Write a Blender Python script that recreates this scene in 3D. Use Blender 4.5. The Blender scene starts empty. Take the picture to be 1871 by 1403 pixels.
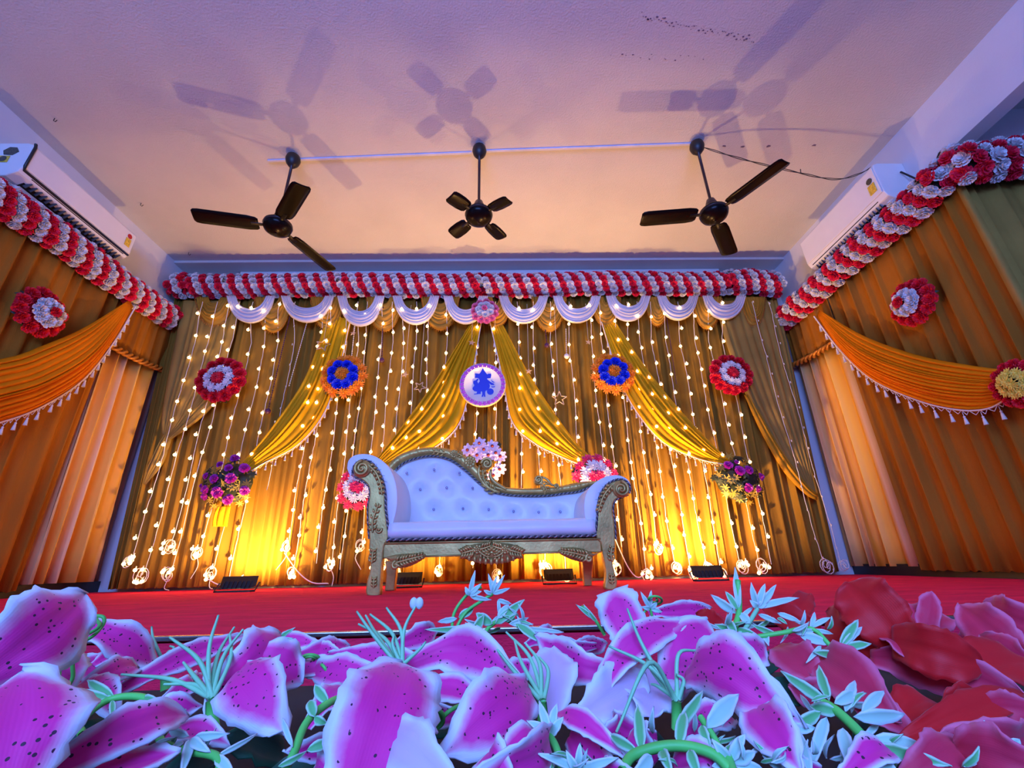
import bpy, math, random
import numpy as np
from mathutils import Vector, Matrix
scene = bpy.context.scene
COL = scene.collection
PI = math.pi

# ------------------------------------------------------------------ camera (image taken as 1871 x 1403)
F_PX, TH, RO, YA, HC = 799.0, math.radians(22.3), math.radians(1.3), math.radians(1.5), 0.18
_fw = np.array([math.sin(YA)*math.cos(TH), math.cos(YA)*math.cos(TH), math.sin(TH)])
_r0 = np.array([math.cos(YA), -math.sin(YA), 0.0]); _u0 = np.cross(_r0, _fw)
_R = math.cos(RO)*_r0 - math.sin(RO)*_u0
_U = math.sin(RO)*_r0 + math.cos(RO)*_u0
_C = np.array([0, 0, HC])
cam_d = bpy.data.cameras.new('camera'); cam_d.sensor_width = 36.0; cam_d.lens = F_PX/1871*36.0
cam_d.clip_start = 0.02; cam_d.clip_end = 60
cam = bpy.data.objects.new('camera', cam_d); COL.objects.link(cam)
cam.matrix_world = Matrix(((_R[0], _U[0], -_fw[0], 0), (_R[1], _U[1], -_fw[1], 0), (_R[2], _U[2], -_fw[2], HC), (0, 0, 0, 1)))
scene.camera = cam

# ------------------------------------------------------------------ world, hall lights, exposure
world = bpy.data.worlds.new('world'); scene.world = world; world.use_nodes = True
bg = world.node_tree.nodes['Background']; bg.inputs[0].default_value = (0.22, 0.20, 1.0, 1); bg.inputs[1].default_value = 0.20
vs = scene.view_settings
vs.view_transform = 'Standard'; vs.look = 'None'; vs.gamma = 1.0; vs.exposure = 0.0; vs.use_curve_mapping = False
scene.cycles.max_bounces = 6; scene.cycles.diffuse_bounces = 3; scene.cycles.glossy_bounces = 2; scene.cycles.transmission_bounces = 3
def area_light(name, loc, target, size, sizey, power, color):
    d = bpy.data.lights.new(name, 'AREA'); d.shape = 'RECTANGLE'; d.size = size; d.size_y = sizey
    d.energy = power; d.color = color
    o = bpy.data.objects.new(name, d); COL.objects.link(o); o.location = loc
    o.rotation_euler = (Vector(target)-Vector(loc)).to_track_quat('-Z', 'Y').to_euler()
    return o
HALL_BLUE = (0.15, 0.33, 1.0)
area_light('hall_wash_light', (-0.6, -3.2, 2.3), (0, 3.2, 0.6), 3.6, 1.6, 470, HALL_BLUE)
area_light('hall_violet_light', (0.2, -1.4, 1.5), (0, 1.2, 3.87), 2.4, 0.8, 26, (0.40, 0.16, 1.0))

# ------------------------------------------------------------------ helpers
def ray(x, y): return _R*(x-935.5)/F_PX + _U*(701.5-y)/F_PX + _fw
def onY(x, y, Y): d = ray(x, y); return _C + d*(Y/d[1])
def onX(x, y, X): d = ray(x, y); return _C + d*(X/d[0])
def onZ(x, y, Z): d = ray(x, y); return _C + d*((Z-HC)/d[2])

def catmull(pts, n):
    """n points along a smooth curve through pts"""
    P = np.array(pts, float)
    if len(P) == 2: return np.array([P[0]+(P[1]-P[0])*t for t in np.linspace(0, 1, n)])
    E = np.vstack([2*P[0]-P[1], P, 2*P[-1]-P[-2]])
    seg = np.linalg.norm(np.diff(P, axis=0), axis=1); cum = np.concatenate([[0], np.cumsum(seg)])
    out = []
    for s in np.linspace(0, cum[-1], n):
        i = min(max(int(np.searchsorted(cum, s, side='right'))-1, 0), len(P)-2)
        t = (s-cum[i])/max(seg[i], 1e-9)
        a, b, c, d = E[i], E[i+1], E[i+2], E[i+3]
        out.append(0.5*((2*b)+(c-a)*t+(2*a-5*b+4*c-d)*t*t+(3*b-a-3*c+d)*t**3))
    return np.array(out)

class MB:
    """collects shapes for one mesh"""
    def __init__(s): s.v = []; s.f = []; s.m = []; s.mi = 0
    def add(s, verts, faces):
        o = len(s.v); s.v.extend([tuple(map(float, p)) for p in verts])
        for f in faces: s.f.append(tuple(i+o for i in f)); s.m.append(s.mi)
    def box(s, lo, hi):
        (a, b, c), (d, e, f) = lo, hi
        s.add([(a, b, c), (d, b, c), (d, e, c), (a, e, c), (a, b, f), (d, b, f), (d, e, f), (a, e, f)],
              [(0, 3, 2, 1), (4, 5, 6, 7), (0, 1, 5, 4), (1, 2, 6, 5), (2, 3, 7, 6), (3, 0, 4, 7)])
    def grid(s, P, closed_u=False, closed_v=False):
        P = np.asarray(P); nu, nv = P.shape[:2]
        fs = []
        for i in range(nu if closed_u else nu-1):
            for j in range(nv if closed_v else nv-1):
                a, b = i, (i+1) % nu; c, d = j, (j+1) % nv
                fs.append((a*nv+c, b*nv+c, b*nv+d, a*nv+d))
        s.add(P.reshape(-1, 3), fs)
    def tube(s, pts, r, seg=6, cap=True, flat=1.0, up=None):
        P = np.array(pts, float); n = len(P)
        rr = np.full(n, r) if np.isscalar(r) else np.interp(np.linspace(0, 1, n), np.linspace(0, 1, len(r)), r)
        T = np.gradient(P, axis=0); T /= np.maximum(np.linalg.norm(T, axis=1), 1e-9)[:, None]
        ref = np.array(up if up is not None else ((0, 0, 1) if abs(T[0][2]) < 0.9 else (0, 1, 0)), float)
        N = np.cross(T[0], ref); N /= max(np.linalg.norm(N), 1e-9)
        rings = []
        for i in range(n):
            if up is not None: N = np.cross(T[i], ref)
            else: N = N - T[i]*np.dot(N, T[i])
            N = N/max(np.linalg.norm(N), 1e-9); B = np.cross(T[i], N)
            rings.append([P[i]+rr[i]*(math.cos(a)*N+flat*math.sin(a)*B) for a in np.arange(seg)*2*PI/seg])
        o = len(s.v); s.grid(rings, closed_v=True)
        if cap:
            s.f.append(tuple(o+k for k in range(seg))[::-1]); s.m.append(s.mi)
            s.f.append(tuple(o+(n-1)*seg+k for k in range(seg))); s.m.append(s.mi)
    def lathe(s, prof, c=(0, 0, 0), seg=20, axis='z'):
        rings = []
        for r, z in prof:
            ring = []
            for k in range(seg):
                a = 2*PI*k/seg; x, y = r*math.cos(a), r*math.sin(a)
                p = (x, y, z) if axis == 'z' else ((x, z, y) if axis == 'y' else (z, x, y))
                ring.append((p[0]+c[0], p[1]+c[1], p[2]+c[2]))
            rings.append(ring)
        o = len(s.v); s.grid(rings, closed_v=True)
        s.f.append(tuple(o+k for k in range(seg))[::-1]); s.m.append(s.mi)
        s.f.append(tuple(o+(len(prof)-1)*seg+k for k in range(seg))); s.m.append(s.mi)
    def ball(s, c, r, seg=8, rings=5, sc=(1, 1, 1)):
        prof = [(max(r*math.sin(PI*i/rings), 1e-4), -r*math.cos(PI*i/rings)) for i in range(rings+1)]
        o = len(s.v); s.lathe(prof, (0, 0, 0), seg)
        for i in range(o, len(s.v)):
            p = s.v[i]; s.v[i] = (p[0]*sc[0]+c[0], p[1]*sc[1]+c[1], p[2]*sc[2]+c[2])
    def prism(s, poly, ext, origin=(0, 0, 0), ax=((1, 0, 0), (0, 0, 1)), n=(0, 1, 0)):
        """poly: 2-D outline, extruded by ext along n"""
        o3 = np.array(origin, float); a, b, n = map(lambda q: np.array(q, float), (ax[0], ax[1], n))
        A = [o3+a*p[0]+b*p[1] for p in poly]; B = [q+n*ext for q in A]; k = len(A)
        s.add(A+B, [tuple(range(k)), tuple(range(2*k-1, k-1, -1))]+[(i, i+k, (i+1) % k+k, (i+1) % k) for i in range(k)])
    def mesh(s, name, mats, smooth=True, org=(0, 0, 0)):
        me = bpy.data.meshes.new(name)
        v = [(p[0]-org[0], p[1]-org[1], p[2]-org[2]) for p in s.v]
        me.from_pydata(v, [], s.f); me.update()
        for m in (mats if isinstance(mats, (list, tuple)) else [mats]): me.materials.append(m)
        me.polygons.foreach_set('material_index', s.m)
        me.polygons.foreach_set('use_smooth', [smooth]*len(s.f))
        return me
    def build(s, name, mats, parent=None, smooth=True, sub=0, solid=0, bevel=0, recalc=False):
        org = parent.matrix_world.translation if parent is not None else (0, 0, 0)
        if parent is not None: org = WORLD[parent.name]
        me = s.mesh(name, mats, smooth, org)
        return link(name, me, parent, sub, solid, bevel, recalc)

WORLD = {}
def link(name, me, parent=None, sub=0, solid=0, bevel=0, recalc=False, loc=None, rot=None, scale=None):
    if recalc:
        import bmesh
        bm = bmesh.new(); bm.from_mesh(me); bmesh.ops.recalc_face_normals(bm, faces=bm.faces); bm.to_mesh(me); bm.free()
    o = bpy.data.objects.new(name, me); COL.objects.link(o)
    if parent is not None: o.parent = parent
    if loc is not None: o.location = loc
    if rot is not None: o.rotation_euler = rot
    if scale is not None: o.scale = (scale,)*3 if np.isscalar(scale) else scale
    if bevel:
        b = o.modifiers.new('bevel', 'BEVEL'); b.width = bevel; b.segments = 2; b.limit_method = 'ANGLE'; b.angle_limit = 0.7
    if solid:
        b = o.modifiers.new('solid', 'SOLIDIFY'); b.thickness = solid; b.offset = 0
    if sub:
        b = o.modifiers.new('sub', 'SUBSURF'); b.levels = sub; b.render_levels = sub
    WORLD[o.name] = tuple(np.array(WORLD[parent.name] if parent is not None else (0, 0, 0))+np.array(loc if loc is not None else (0, 0, 0)))
    return o
def tag(o, label, cat, group=None, kind=None):
    o['label'] = label; o['category'] = cat
    if group: o['group'] = group
    if kind: o['kind'] = kind
    return o
def thing(name, label, cat, loc=(0, 0, 0), group=None):
    o = bpy.data.objects.new(name, None); COL.objects.link(o); o.location = tuple(map(float, loc)); o.empty_display_size = 0.05
    WORLD[o.name] = tuple(map(float, loc))
    return tag(o, label, cat, group)
def struct(o): o['kind'] = 'structure'; return o
def frame_rot(n, up=(0, 0, 1)):
    """euler turning local +Z to n"""
    n = Vector(n).normalized(); u = Vector(up)
    if abs(n.dot(u)) > 0.98: u = Vector((0, 1, 0))
    x = u.cross(n).normalized(); y = n.cross(x)
    return Matrix((x, y, n)).transposed().to_euler()

# ------------------------------------------------------------------ materials
def srgb(r, g, b):
    f = lambda c: (c/255)/12.92 if c/255 <= 0.04045 else ((c/255+0.055)/1.055)**2.4
    return (f(r), f(g), f(b), 1)
def mat(name, col, rough=0.6, metal=0.0, var=0.12, scale=6.0, bump=0.0, bscale=40.0, sheen=0.0, transl=0.0, emit=None, estr=0, coat=0.0, spec=0.5, stretch=(1, 1, 1)):
    m = bpy.data.materials.new(name); m.use_nodes = True; nt = m.node_tree; N = nt.nodes; Lk = nt.links
    b = N['Principled BSDF']; b.inputs['Roughness'].default_value = rough; b.inputs['Metallic'].default_value = metal
    b.inputs['Specular IOR Level'].default_value = spec
    b.inputs['Sheen Weight'].default_value = sheen; b.inputs['Coat Weight'].default_value = coat
    tc = N.new('ShaderNodeTexCoord'); mp = N.new('ShaderNodeMapping'); mp.inputs['Scale'].default_value = stretch
    Lk.new(tc.outputs['Object'], mp.inputs['Vector'])
    nz = N.new('ShaderNodeTexNoise'); nz.inputs['Scale'].default_value = scale; nz.inputs['Detail'].default_value = 4
    Lk.new(mp.outputs[0], nz.inputs['Vector'])
    rp = N.new('ShaderNodeValToRGB'); c = col[:3]
    rp.color_ramp.elements[0].position = 0.3; rp.color_ramp.elements[1].position = 0.7
    rp.color_ramp.elements[0].color = tuple(x*(1-var) for x in c)+(1,); rp.color_ramp.elements[1].color = tuple(min(1, x*(1+var)) for x in c)+(1,)
    Lk.new(nz.outputs['Fac'], rp.inputs['Fac']); Lk.new(rp.outputs['Color'], b.inputs['Base Color'])
    if bump:
        n2 = N.new('ShaderNodeTexNoise'); n2.inputs['Scale'].default_value = bscale; n2.inputs['Detail'].default_value = 3
        Lk.new(mp.outputs[0], n2.inputs['Vector'])
        bp = N.new('ShaderNodeBump'); bp.inputs['Strength'].default_value = bump; bp.inputs['Distance'].default_value = 0.01
        Lk.new(n2.outputs['Fac'], bp.inputs['Height']); Lk.new(bp.outputs[0], b.inputs['Normal'])
    if emit is not None:
        b.inputs['Emission Color'].default_value = tuple(emit[:3])+(1,); b.inputs['Emission Strength'].default_value = estr
    if transl:
        tr = N.new('ShaderNodeBsdfTranslucent'); Lk.new(rp.outputs['Color'], tr.inputs['Color'])
        mx = N.new('ShaderNodeMixShader'); mx.inputs[0].default_value = transl
        Lk.new(b.outputs[0], mx.inputs[1]); Lk.new(tr.outputs[0], mx.inputs[2]); Lk.new(mx.outputs[0], N['Material Output'].inputs['Surface'])
    return m
M = {}
M['plaster'] = mat('plaster', (0.62, 0.60, 0.60), 0.85, var=0.05, scale=1.3, bump=0.5, bscale=70)
M['wall'] = mat('wall_paint', (0.72, 0.72, 0.75), 0.8, var=0.05, scale=1.5, bump=0.1, bscale=60)
M['carpet'] = mat('red_carpet', (0.92, 0.020, 0.070), 0.95, var=0.2, scale=9, bump=0.5, bscale=160, stretch=(0.4, 1.5, 1), spec=0.15)
M['stone'] = mat('hall_floor', (0.25, 0.22, 0.22), 0.4, scale=3)
M['steel'] = mat('edge_steel', (0.55, 0.52, 0.48), 0.25, 1.0, scale=20)
M['white_plastic'] = mat('white_plastic', (0.82, 0.82, 0.82), 0.28, var=0.02)
M['dark_plastic'] = mat('dark_plastic', (0.012, 0.012, 0.014), 0.4)
M['black'] = mat('black_metal', (0.01, 0.009, 0.009), 0.45)
M['fan'] = mat('fan_brown', (0.007, 0.0035, 0.003), 0.25, 0.0, coat=0.0, spec=0.13)
M['fan_rod'] = mat('fan_rod', (0.05, 0.03, 0.035), 0.35, 0.5)
M['olive'] = mat('olive_curtain', (0.29, 0.150, 0.018), 0.75, var=0.32, scale=3, bump=0.25, bscale=220, stretch=(1, 1, 0.25), spec=0.12)
M['olive_dark'] = mat('side_curtain', (0.36, 0.130, 0.012), 0.8, var=0.22, scale=2.2, bump=0.25, bscale=200, stretch=(1, 1, 0.2), spec=0.12)
M['sage'] = mat('sage_drape', (0.42, 0.27, 0.060), 0.75, var=0.15, scale=3, bump=0.2, bscale=220, transl=0.2, spec=0.12)
M['mustard'] = mat('mustard_drape', (0.86, 0.50, 0.010), 0.55, var=0.12, scale=3, bump=0.12, bscale=220, transl=0.3, spec=0.12)
M['orange'] = mat('orange_swag', (0.86, 0.25, 0.003), 0.5, var=0.10, scale=3, bump=0.1, bscale=220, transl=0.12, spec=0.12)
M['gold_trim'] = mat('gold_trim', srgb(190, 120, 40), 0.4, 0.3, var=0.3, scale=30)
M['lilac'] = mat('white_swag', (0.78, 0.76, 0.82), 0.5, var=0.06, scale=5, bump=0.1, bscale=150, transl=0.15)
M['fringe'] = mat('white_fringe', (0.80, 0.76, 0.70), 0.6, var=0.1)
def lit_fold_mat(name):  # colour bands stand in for warm and cool light on the satin folds
    m = mat(name, srgb(214, 120, 50), 0.5, var=0.1, scale=3, transl=0.1, spec=0.2); nt = m.node_tree; N = nt.nodes; Lk = nt.links
    b = N['Principled BSDF']; uv = N.new('ShaderNodeUVMap'); sp = N.new('ShaderNodeSeparateXYZ'); Lk.new(uv.outputs[0], sp.inputs[0])
    rp = N.new('ShaderNodeValToRGB'); cr = rp.color_ramp
    cols = [(0.0, (0.60, 0.26, 0.04, 1)), (0.12, (0.86, 0.56, 0.26, 1)), (0.26, (0.86, 0.40, 0.04, 1)), (0.40, (0.84, 0.58, 0.32, 1)), (0.50, (0.78, 0.30, 0.02, 1)), (0.60, (0.92, 0.58, 0.14, 1)), (0.78, (0.80, 0.36, 0.03, 1)), (0.86, (0.70, 0.48, 0.34, 1)), (1.0, (0.42, 0.28, 0.20, 1))]
    cr.elements[0].position = 0; cr.elements[0].color = cols[0][1]; cr.elements[1].position = 1; cr.elements[1].color = cols[-1][1]
    for p, c in cols[1:-1]: e = cr.elements.new(p); e.color = c
    Lk.new(sp.outputs[0], rp.inputs[0]); Lk.new(rp.outputs[0], b.inputs['Base Color'])
    return m
M['lit_folds'] = lit_fold_mat('satin_fold_light')
# ================================================================== THE SETTING
CEIL, XL, XR, YB = 3.87, -4.18, 3.77, 4.93
def sbox(name, lo, hi, m, bevel=0):
    b = MB(); b.box(lo, hi); return struct(b.build(name, m, smooth=False, bevel=bevel))
sbox('ceiling', (XL-1.2, -5.0, CEIL), (XR+2.6, YB+0.3, CEIL+0.15), M['plaster'])
sbox('wall_back', (XL-0.2, YB, -0.75), (XR+0.2, YB+0.15, CEIL), M['wall'])
sbox('wall_left', (XL-0.15, -5.0, -0.75), (XL, YB+0.15, CEIL), M['wall'])
sbox('wall_right', (XR, 2.62, -0.75), (XR+0.15, YB+0.15, CEIL), M['wall'])
sbox('wall_wing', (XR+0.15, 2.62, -0.75), (6.2, 2.77, CEIL), M['wall'])
sbox('wall_hall', (6.05, -5.0, -0.75), (6.2, 2.62, CEIL), M['wall'])
sbox('beam_right', (XR, -5.0, 3.30), (XR+0.14, 2.62, CEIL), M['wall'])
sbox('floor', (XL-0.2, -5.0, -0.85), (6.2, YB+0.2, -0.75), M['stone'])
sbox('stage_platform', (XL, 1.46, -0.75), (XR, YB, -0.012), M['carpet'])
# the pale slab over the pelmet
pl = onY(445, 490, 4.9); pr = onY(1310, 490, 4.9)
sbox('trim_1', (pl[0], 4.86, 3.50), (pr[0], 4.93, 3.833), M['wall'], 0.006)
sbox('trim_3', (XL, 4.67, CEIL-0.035), (XR, YB, CEIL), M['plaster'], 0.004)
sbox('baseboard_left', (XL, 1.5, 0.0), (XL+0.10, YB, 0.10), M['dark_plastic'])
sbox('baseboard_right', (XR-0.10, 2.9, 0.0), (XR, YB, 0.10), M['dark_plastic'])
# red carpet with slight waves and the metal strip on its front edge
b = MB(); xs = np.linspace(XL+0.1, XR-0.1, 80); ys = np.linspace(1.47, 4.9, 60); rnd = random.Random(4)
P = np.zeros((80, 60, 3))
for i, x in enumerate(xs):
    for j, y in enumerate(ys):
        w = 0.0025*math.sin(x*7+math.sin(y*3)*2)*math.sin(y*5.0) + 0.005*math.exp(-((x-1.05-0.45*(3.0-y))/0.05)**2) + 0.006*math.exp(-((x-1.35-0.3*(3.0-y))/0.03)**2)*(y < 3.4)
        P[i, j] = (x, y, max(0.0, w))
b.grid(P)
o = b.build('stage_carpet', M['carpet']); tag(o, 'red carpet covering the whole stage floor', 'carpet')
sbox('trim_2', (XL+0.1, 1.452, -0.006), (XR-0.1, 1.472, 0.007), M['steel'], 0.003)

# ================================================================== CURTAINS
def curtain(name, A, B, zt, zb, nrm, folds, amp, m, seed, label=None, cat='curtain', flareA=0, flareB=0, rows=10, group=None, uv=False, per=9, ztB=None, zbB=None, hem=0.0):
    """pleated cloth hanging from line A-B (plan points); flareA/B shift the bottom corners along the line"""
    rnd = random.Random(seed); A = np.array(A, float); B = np.array(B, float); L = np.linalg.norm(B-A); T = (B-A)/L; nrm = np.array(nrm, float)
    nu = folds*per+1; us = np.linspace(0, 1, nu)
    ph = np.cumsum([rnd.uniform(0.55, 1.5) for _ in range(folds+2)]); ph /= ph[-1]
    warp = np.interp(us, np.linspace(0, 1, folds+2), np.concatenate([[0], ph[1:-1], [1]]))
    a_loc = np.interp(us, np.linspace(0, 1, folds+1), [rnd.choice([0.35, 0.7, 1.0, 1.5])*rnd.uniform(0.8, 1.15) for _ in range(folds+1)])
    drift = [rnd.uniform(-1, 1) for _ in range(4)]
    P = np.zeros((nu, rows, 3))
    for j in range(rows):
        t = j/(rows-1)
        for i, u in enumerate(us):
            s = u*L + t*(flareA*(1-u)+flareB*u)
            k = 2*PI*folds*warp[i]+0.5*math.sin(3*t+drift[0]*6+u*9)*t
            d = math.sin(k)+0.38*math.sin(2*k+drift[1]*3)+0.16*math.sin(3*k+drift[3]*4)
            d = amp*a_loc[i]*(0.75+0.35*t)*d + 0.35*amp*math.sin(0.37*k+drift[2]*5+1.3*t)
            s += 0.35*amp*math.cos(k)*a_loc[i]
            z0 = zt+(ztB-zt)*u if ztB is not None else zt
            z1 = (zb+(zbB-zb)*u if zbB is not None else zb)+hem*rnd.uniform(-1, 1)
            p = A+T*s+nrm*d
            P[i, j] = (p[0], p[1], z0+(z1-z0)*t)
    b = MB(); b.grid(P); o = b.build(name, m, solid=0.004)
    if uv:
        lay = o.data.uv_layers.new(name='UVMap'); nvv = rows
        vi = np.zeros(len(o.data.loops), dtype=np.int32); o.data.loops.foreach_get('vertex_index', vi)
        uvs = np.zeros((len(vi), 2)); uvs[:, 0] = (vi//nvv)/(nu-1); uvs[:, 1] = (vi % nvv)/(nvv-1)
        lay.data.foreach_set('uv', uvs.ravel())
    if label: tag(o, label, cat, group)
    return o
YC = 4.76
seam = [onY(x, 1060, YC)[0] for x in (205, 612, 880, 1178, 1537)]
top = [onY(x, 545, YC)[0] for x in (322, 676, 886, 1120, 1418)]
lab = ['olive backdrop curtain panel at the side with the split white-red garland end', 'olive backdrop curtain panel behind the taller end of the sofa',
       'olive backdrop curtain panel behind the lower end of the sofa', 'olive backdrop curtain panel between sofa and rightmost tied drape']
lab[0] = 'leftmost olive backdrop curtain panel, hung with many light strings'
for i in range(4):
    w = top[i+1]-top[i]
    curtain('backdrop_curtain', (top[i]-0.02, YC+0.012*(i % 2)), (top[i+1]+0.02, YC+0.012*(i % 2)), 3.42, 0.03, (0, -1), int(w*9.5), 0.034, M['olive'], 11+i, lab[i],
            flareA=seam[i]-top[i], flareB=seam[i+1]-top[i+1], group='backdrop curtain panels', rows=12, hem=0.006)
# side curtains ----------------------------------------------------
XCL, XCR = -4.03, 3.62
curtain('side_curtain', (XCL, 1.3), (XCL, 4.06), 2.98, 0.05, (1, 0), 17, 0.030, M['olive_dark'], 31, 'brown-gold pleated curtain on the wall under the AC with dark-edged panel', hem=0.008)
curtain('side_curtain', (XCR, 4.05), (XCR, 2.56), 2.96, 0.05, (-1, 0), 10, 0.030, M['olive_dark'], 32, 'brown-gold pleated curtain on the wall beside the hanging ceiling cable', hem=0.008)
curtain('wing_curtain', (3.585, 2.545), (5.9, 2.44), 2.98, 0.0, (0, -1), 11, 0.035, M['sage'], 33, 'greenish curtain facing the hall at the right edge, under garland corner')
curtain('curtain_pelmet', (XCL+0.01, 4.06), (XCL+0.01, 4.80), 3.05, 2.33, (1, 0), 7, 0.018, M['olive_dark'], 34, 'short brown pelmet above the orange doorway curtain left of the stage', rows=6, zbB=2.40)
curtain('curtain_pelmet', (XCR-0.01, 4.82), (XCR-0.01, 4.05), 2.95, 2.37, (-1, 0), 7, 0.018, M['olive_dark'], 35, 'short brown pelmet above the orange doorway curtain right of the stage', rows=6, zbB=2.31)
curtain('doorway_curtain', (XCL-0.05, 4.00), (XCL-0.05, 4.84), 2.40, 0.10, (1, 0), 6, 0.048, M['lit_folds'], 36, 'satin curtain, fold light painted as orange and pink stripes, in the doorway left of the stage', uv=True, per=14, flareA=0.04, flareB=0.04)
curtain('doorway_curtain', (XCR+0.05, 4.86), (XCR+0.05, 4.06), 2.40, 0.08, (-1, 0), 6, 0.048, M['lit_folds'], 37, 'satin curtain, fold light painted as orange and pink stripes, in the doorway right of the stage', uv=True, per=14, flareA=-0.06)
# twisted gold trim under each pelmet (part-like braid, hung separately)
for lbl, X, y0, y1, z0, z1, sg in (('twisted gold braid along the pelmet left of the stage', XCL, 4.0, 4.80, 2.33, 2.38, 1), ('twisted gold braid along the pelmet right of the stage', XCR, 4.84, 4.02, 2.36, 2.30, -1)):
    b = MB(); n = 60
    for ph in (0, PI):
        pts = [(X+sg*(0.045+0.018*math.cos(ph+i*0.6)), y0+(y1-y0)*i/(n-1), z0+(z1-z0)*i/(n-1)-0.02*math.sin(PI*i/(n-1))+0.022*math.sin(ph+i*0.6)) for i in range(n)]
        b.tube(pts, 0.016, 6)
    tag(b.build('pelmet_braid', M['gold_trim']), lbl, 'braid')

# ------------------------------------------------------------------ draped cloth between two edge curves
def fold_profile(n, seed, res):
    rnd = random.Random(seed); k = n*res+1
    return np.linspace(0, 1, k), np.array([0.5-0.5*abs(math.cos(PI*n*t))**0.6 for t in np.linspace(0, 1, k)]), rnd
def drape(name, c0, c1, nrm, n, amp, belly, m, label, cat='drape', seed=0, ns=28, res=8, group=None, ends=(0.5, 0.5), off=0.0, parent=None, wob=0.0):
    """c0, c1: 3-D point lists of the two long edges; folds run along them"""
    nrm = np.array(nrm, float); U0 = catmull(c0, ns); U1 = catmull(c1, ns)
    rnd = random.Random(seed); K = n*res+1; vs_ = np.linspace(0, 1, K)
    w = np.cumsum([rnd.uniform(0.35, 1.8) for _ in range(n)]); w = np.concatenate([[0], w/w[-1]])
    amps = [rnd.uniform(0.35, 1.5) for _ in range(n+1)]; phs = rnd.uniform(0, 6)
    P = np.zeros((ns, K, 3))
    for i in range(ns):
        t = i/(ns-1); e = min(1.0, ends[0]+(1-ends[0])*t*4, ends[1]+(1-ends[1])*(1-t)*4)
        wd = np.linalg.norm(U1[i]-U0[i]); a = min(amp, wd*0.9/n)*e
        for j, v in enumerate(vs_):
            v2 = v + wob*math.sin(PI*v)*math.sin(t*5+phs+v*8)
            f = np.interp(v2, np.arange(n+1)/n, w)
            q = (v*n) % 1.0; d = abs(math.sin(PI*v*n))**0.75*np.interp(v, np.linspace(0, 1, n+1), amps)
            P[i, j] = U0[i]+(U1[i]-U0[i])*f + nrm*(off+a*d+belly*math.sin(PI*t)*math.sin(PI*min(1, v*0.9+0.1)))
    b = MB(); b.grid(P); o = b.build(name, m, parent, solid=0.003)
    if parent is None: tag(o, label, cat, group)
    return o, U0, U1
def BK(pts, Y): return [onY(x, y, Y) for x, y in pts]
def SX(pts, X): return [onX(x, y, X) for x, y in pts]

# tassel mesh shared by all fringes
b = MB(); b.tube([(0, 0, 0), (0, 0, -0.030)], 0.0022, 4); b.ball((0, 0, -0.034), 0.0075, 6, 4); b.lathe([(0.005, -0.038), (0.008, -0.050), (0.0125, -0.085)], seg=7)
TASSEL = b.mesh('tassel', M['fringe'])
def fringe(parent, curve, nrm, n, size=1.0, net=True, drop=0.03, skip0=0.03, skip1=0.97):
    """band, little net and hanging tassels along an edge curve, as parts of the drape"""
    C2 = catmull(curve, 90); nrm = np.array(nrm, float)*0.03; org = np.array(WORLD[parent.name])
    b = MB(); b.tube(C2+nrm, 0.006*size, 5)
    if net:
        for k in range(2*n):
            t0, t1 = k/(2*n), (k+1)/(2*n)
            p = C2[int(t0*89)]+nrm; q = C2[int(t1*89)]+nrm; m_ = (p+q)/2+np.array([0, 0, -drop*size])
            b.tube([p, m_], 0.0022*size, 4, cap=False); b.tube([m_, q], 0.0022*size, 4, cap=False)
    b.build('fringe_band', M['fringe'], parent)
    for k in range(n):
        t = skip0+(skip1-skip0)*(k+0.5)/n; p = C2[int(t*89)]+nrm+np.array([0, 0, -0.4*drop*size])
        link('tassel', TASSEL, parent, loc=p-org, scale=size)
# side swags -------------------------------------------------------
o, u0, u1 = drape('wall_swag', SX([(236, 548), (150, 598), (70, 632), (0, 655), (-150, 668), (-330, 600)], -3.93), SX([(243, 560), (205, 622), (150, 690), (80, 738), (0, 770), (-140, 800), (-330, 700)], -3.93),
                  (1, 0, 0), 13, 0.05, 0.10, M['orange'], 'orange pleated swag on the wall with rosette partly cut off at the frame edge', seed=5)
o['label'] = 'orange pleated swag with white tassels crossing the wall left of the stage'
fringe(o, u1, (1, 0, 0), 26, 1.15)
o, u0, u1 = drape('wall_swag', SX([(1497, 566), (1580, 612), (1680, 648), (1780, 668), (1850, 678), (1868, 688)], 3.53), SX([(1492, 578), (1540, 640), (1600, 694), (1690, 734), (1770, 750), (1825, 742), (1858, 716)], 3.53),
                  (-1, 0, 0), 13, 0.05, 0.10, M['orange'], 'orange pleated swag with white tassels crossing the wall right of the stage', seed=6)
fringe(o, u1, (-1, 0, 0), 18, 1.15)
# the four long mustard drapes on the backdrop ---------------------------
YD = 4.66
M['fold'] = mat('gold_fold', (0.55, 0.27, 0.015), 0.6, var=0.15, scale=3, spec=0.12, transl=0.15)
spec = [
 ([(600, 575), (560, 690), (500, 780), (452, 836), (425, 868)], [(642, 585), (618, 690), (592, 760), (545, 815), (480, 850), (435, 880)], 8, 'mustard drape tied back to the purple rose bouquet left of the sofa'),
 ([(866, 580), (800, 690), (735, 780), (700, 824), (680, 850)], [(880, 590), (862, 690), (842, 770), (800, 815), (740, 840), (690, 862)], 7, 'mustard drape falling from the pink rosette to the tall end of the sofa'),
 ([(895, 590), (918, 690), (935, 770), (975, 810), (1030, 838), (1080, 858)], [(912, 580), (965, 680), (1010, 750), (1050, 805), (1075, 830), (1092, 848)], 7, 'mustard drape falling from the pink rosette to the low end of the sofa'),
 ([(1098, 590), (1120, 660), (1150, 735), (1205, 805), (1270, 838), (1325, 850)], [(1116, 575), (1175, 665), (1230, 735), (1280, 790), (1315, 825), (1340, 845)], 8, 'mustard drape tied back to the purple rose bouquet right of the sofa'),
]
DRAPES = []
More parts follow.
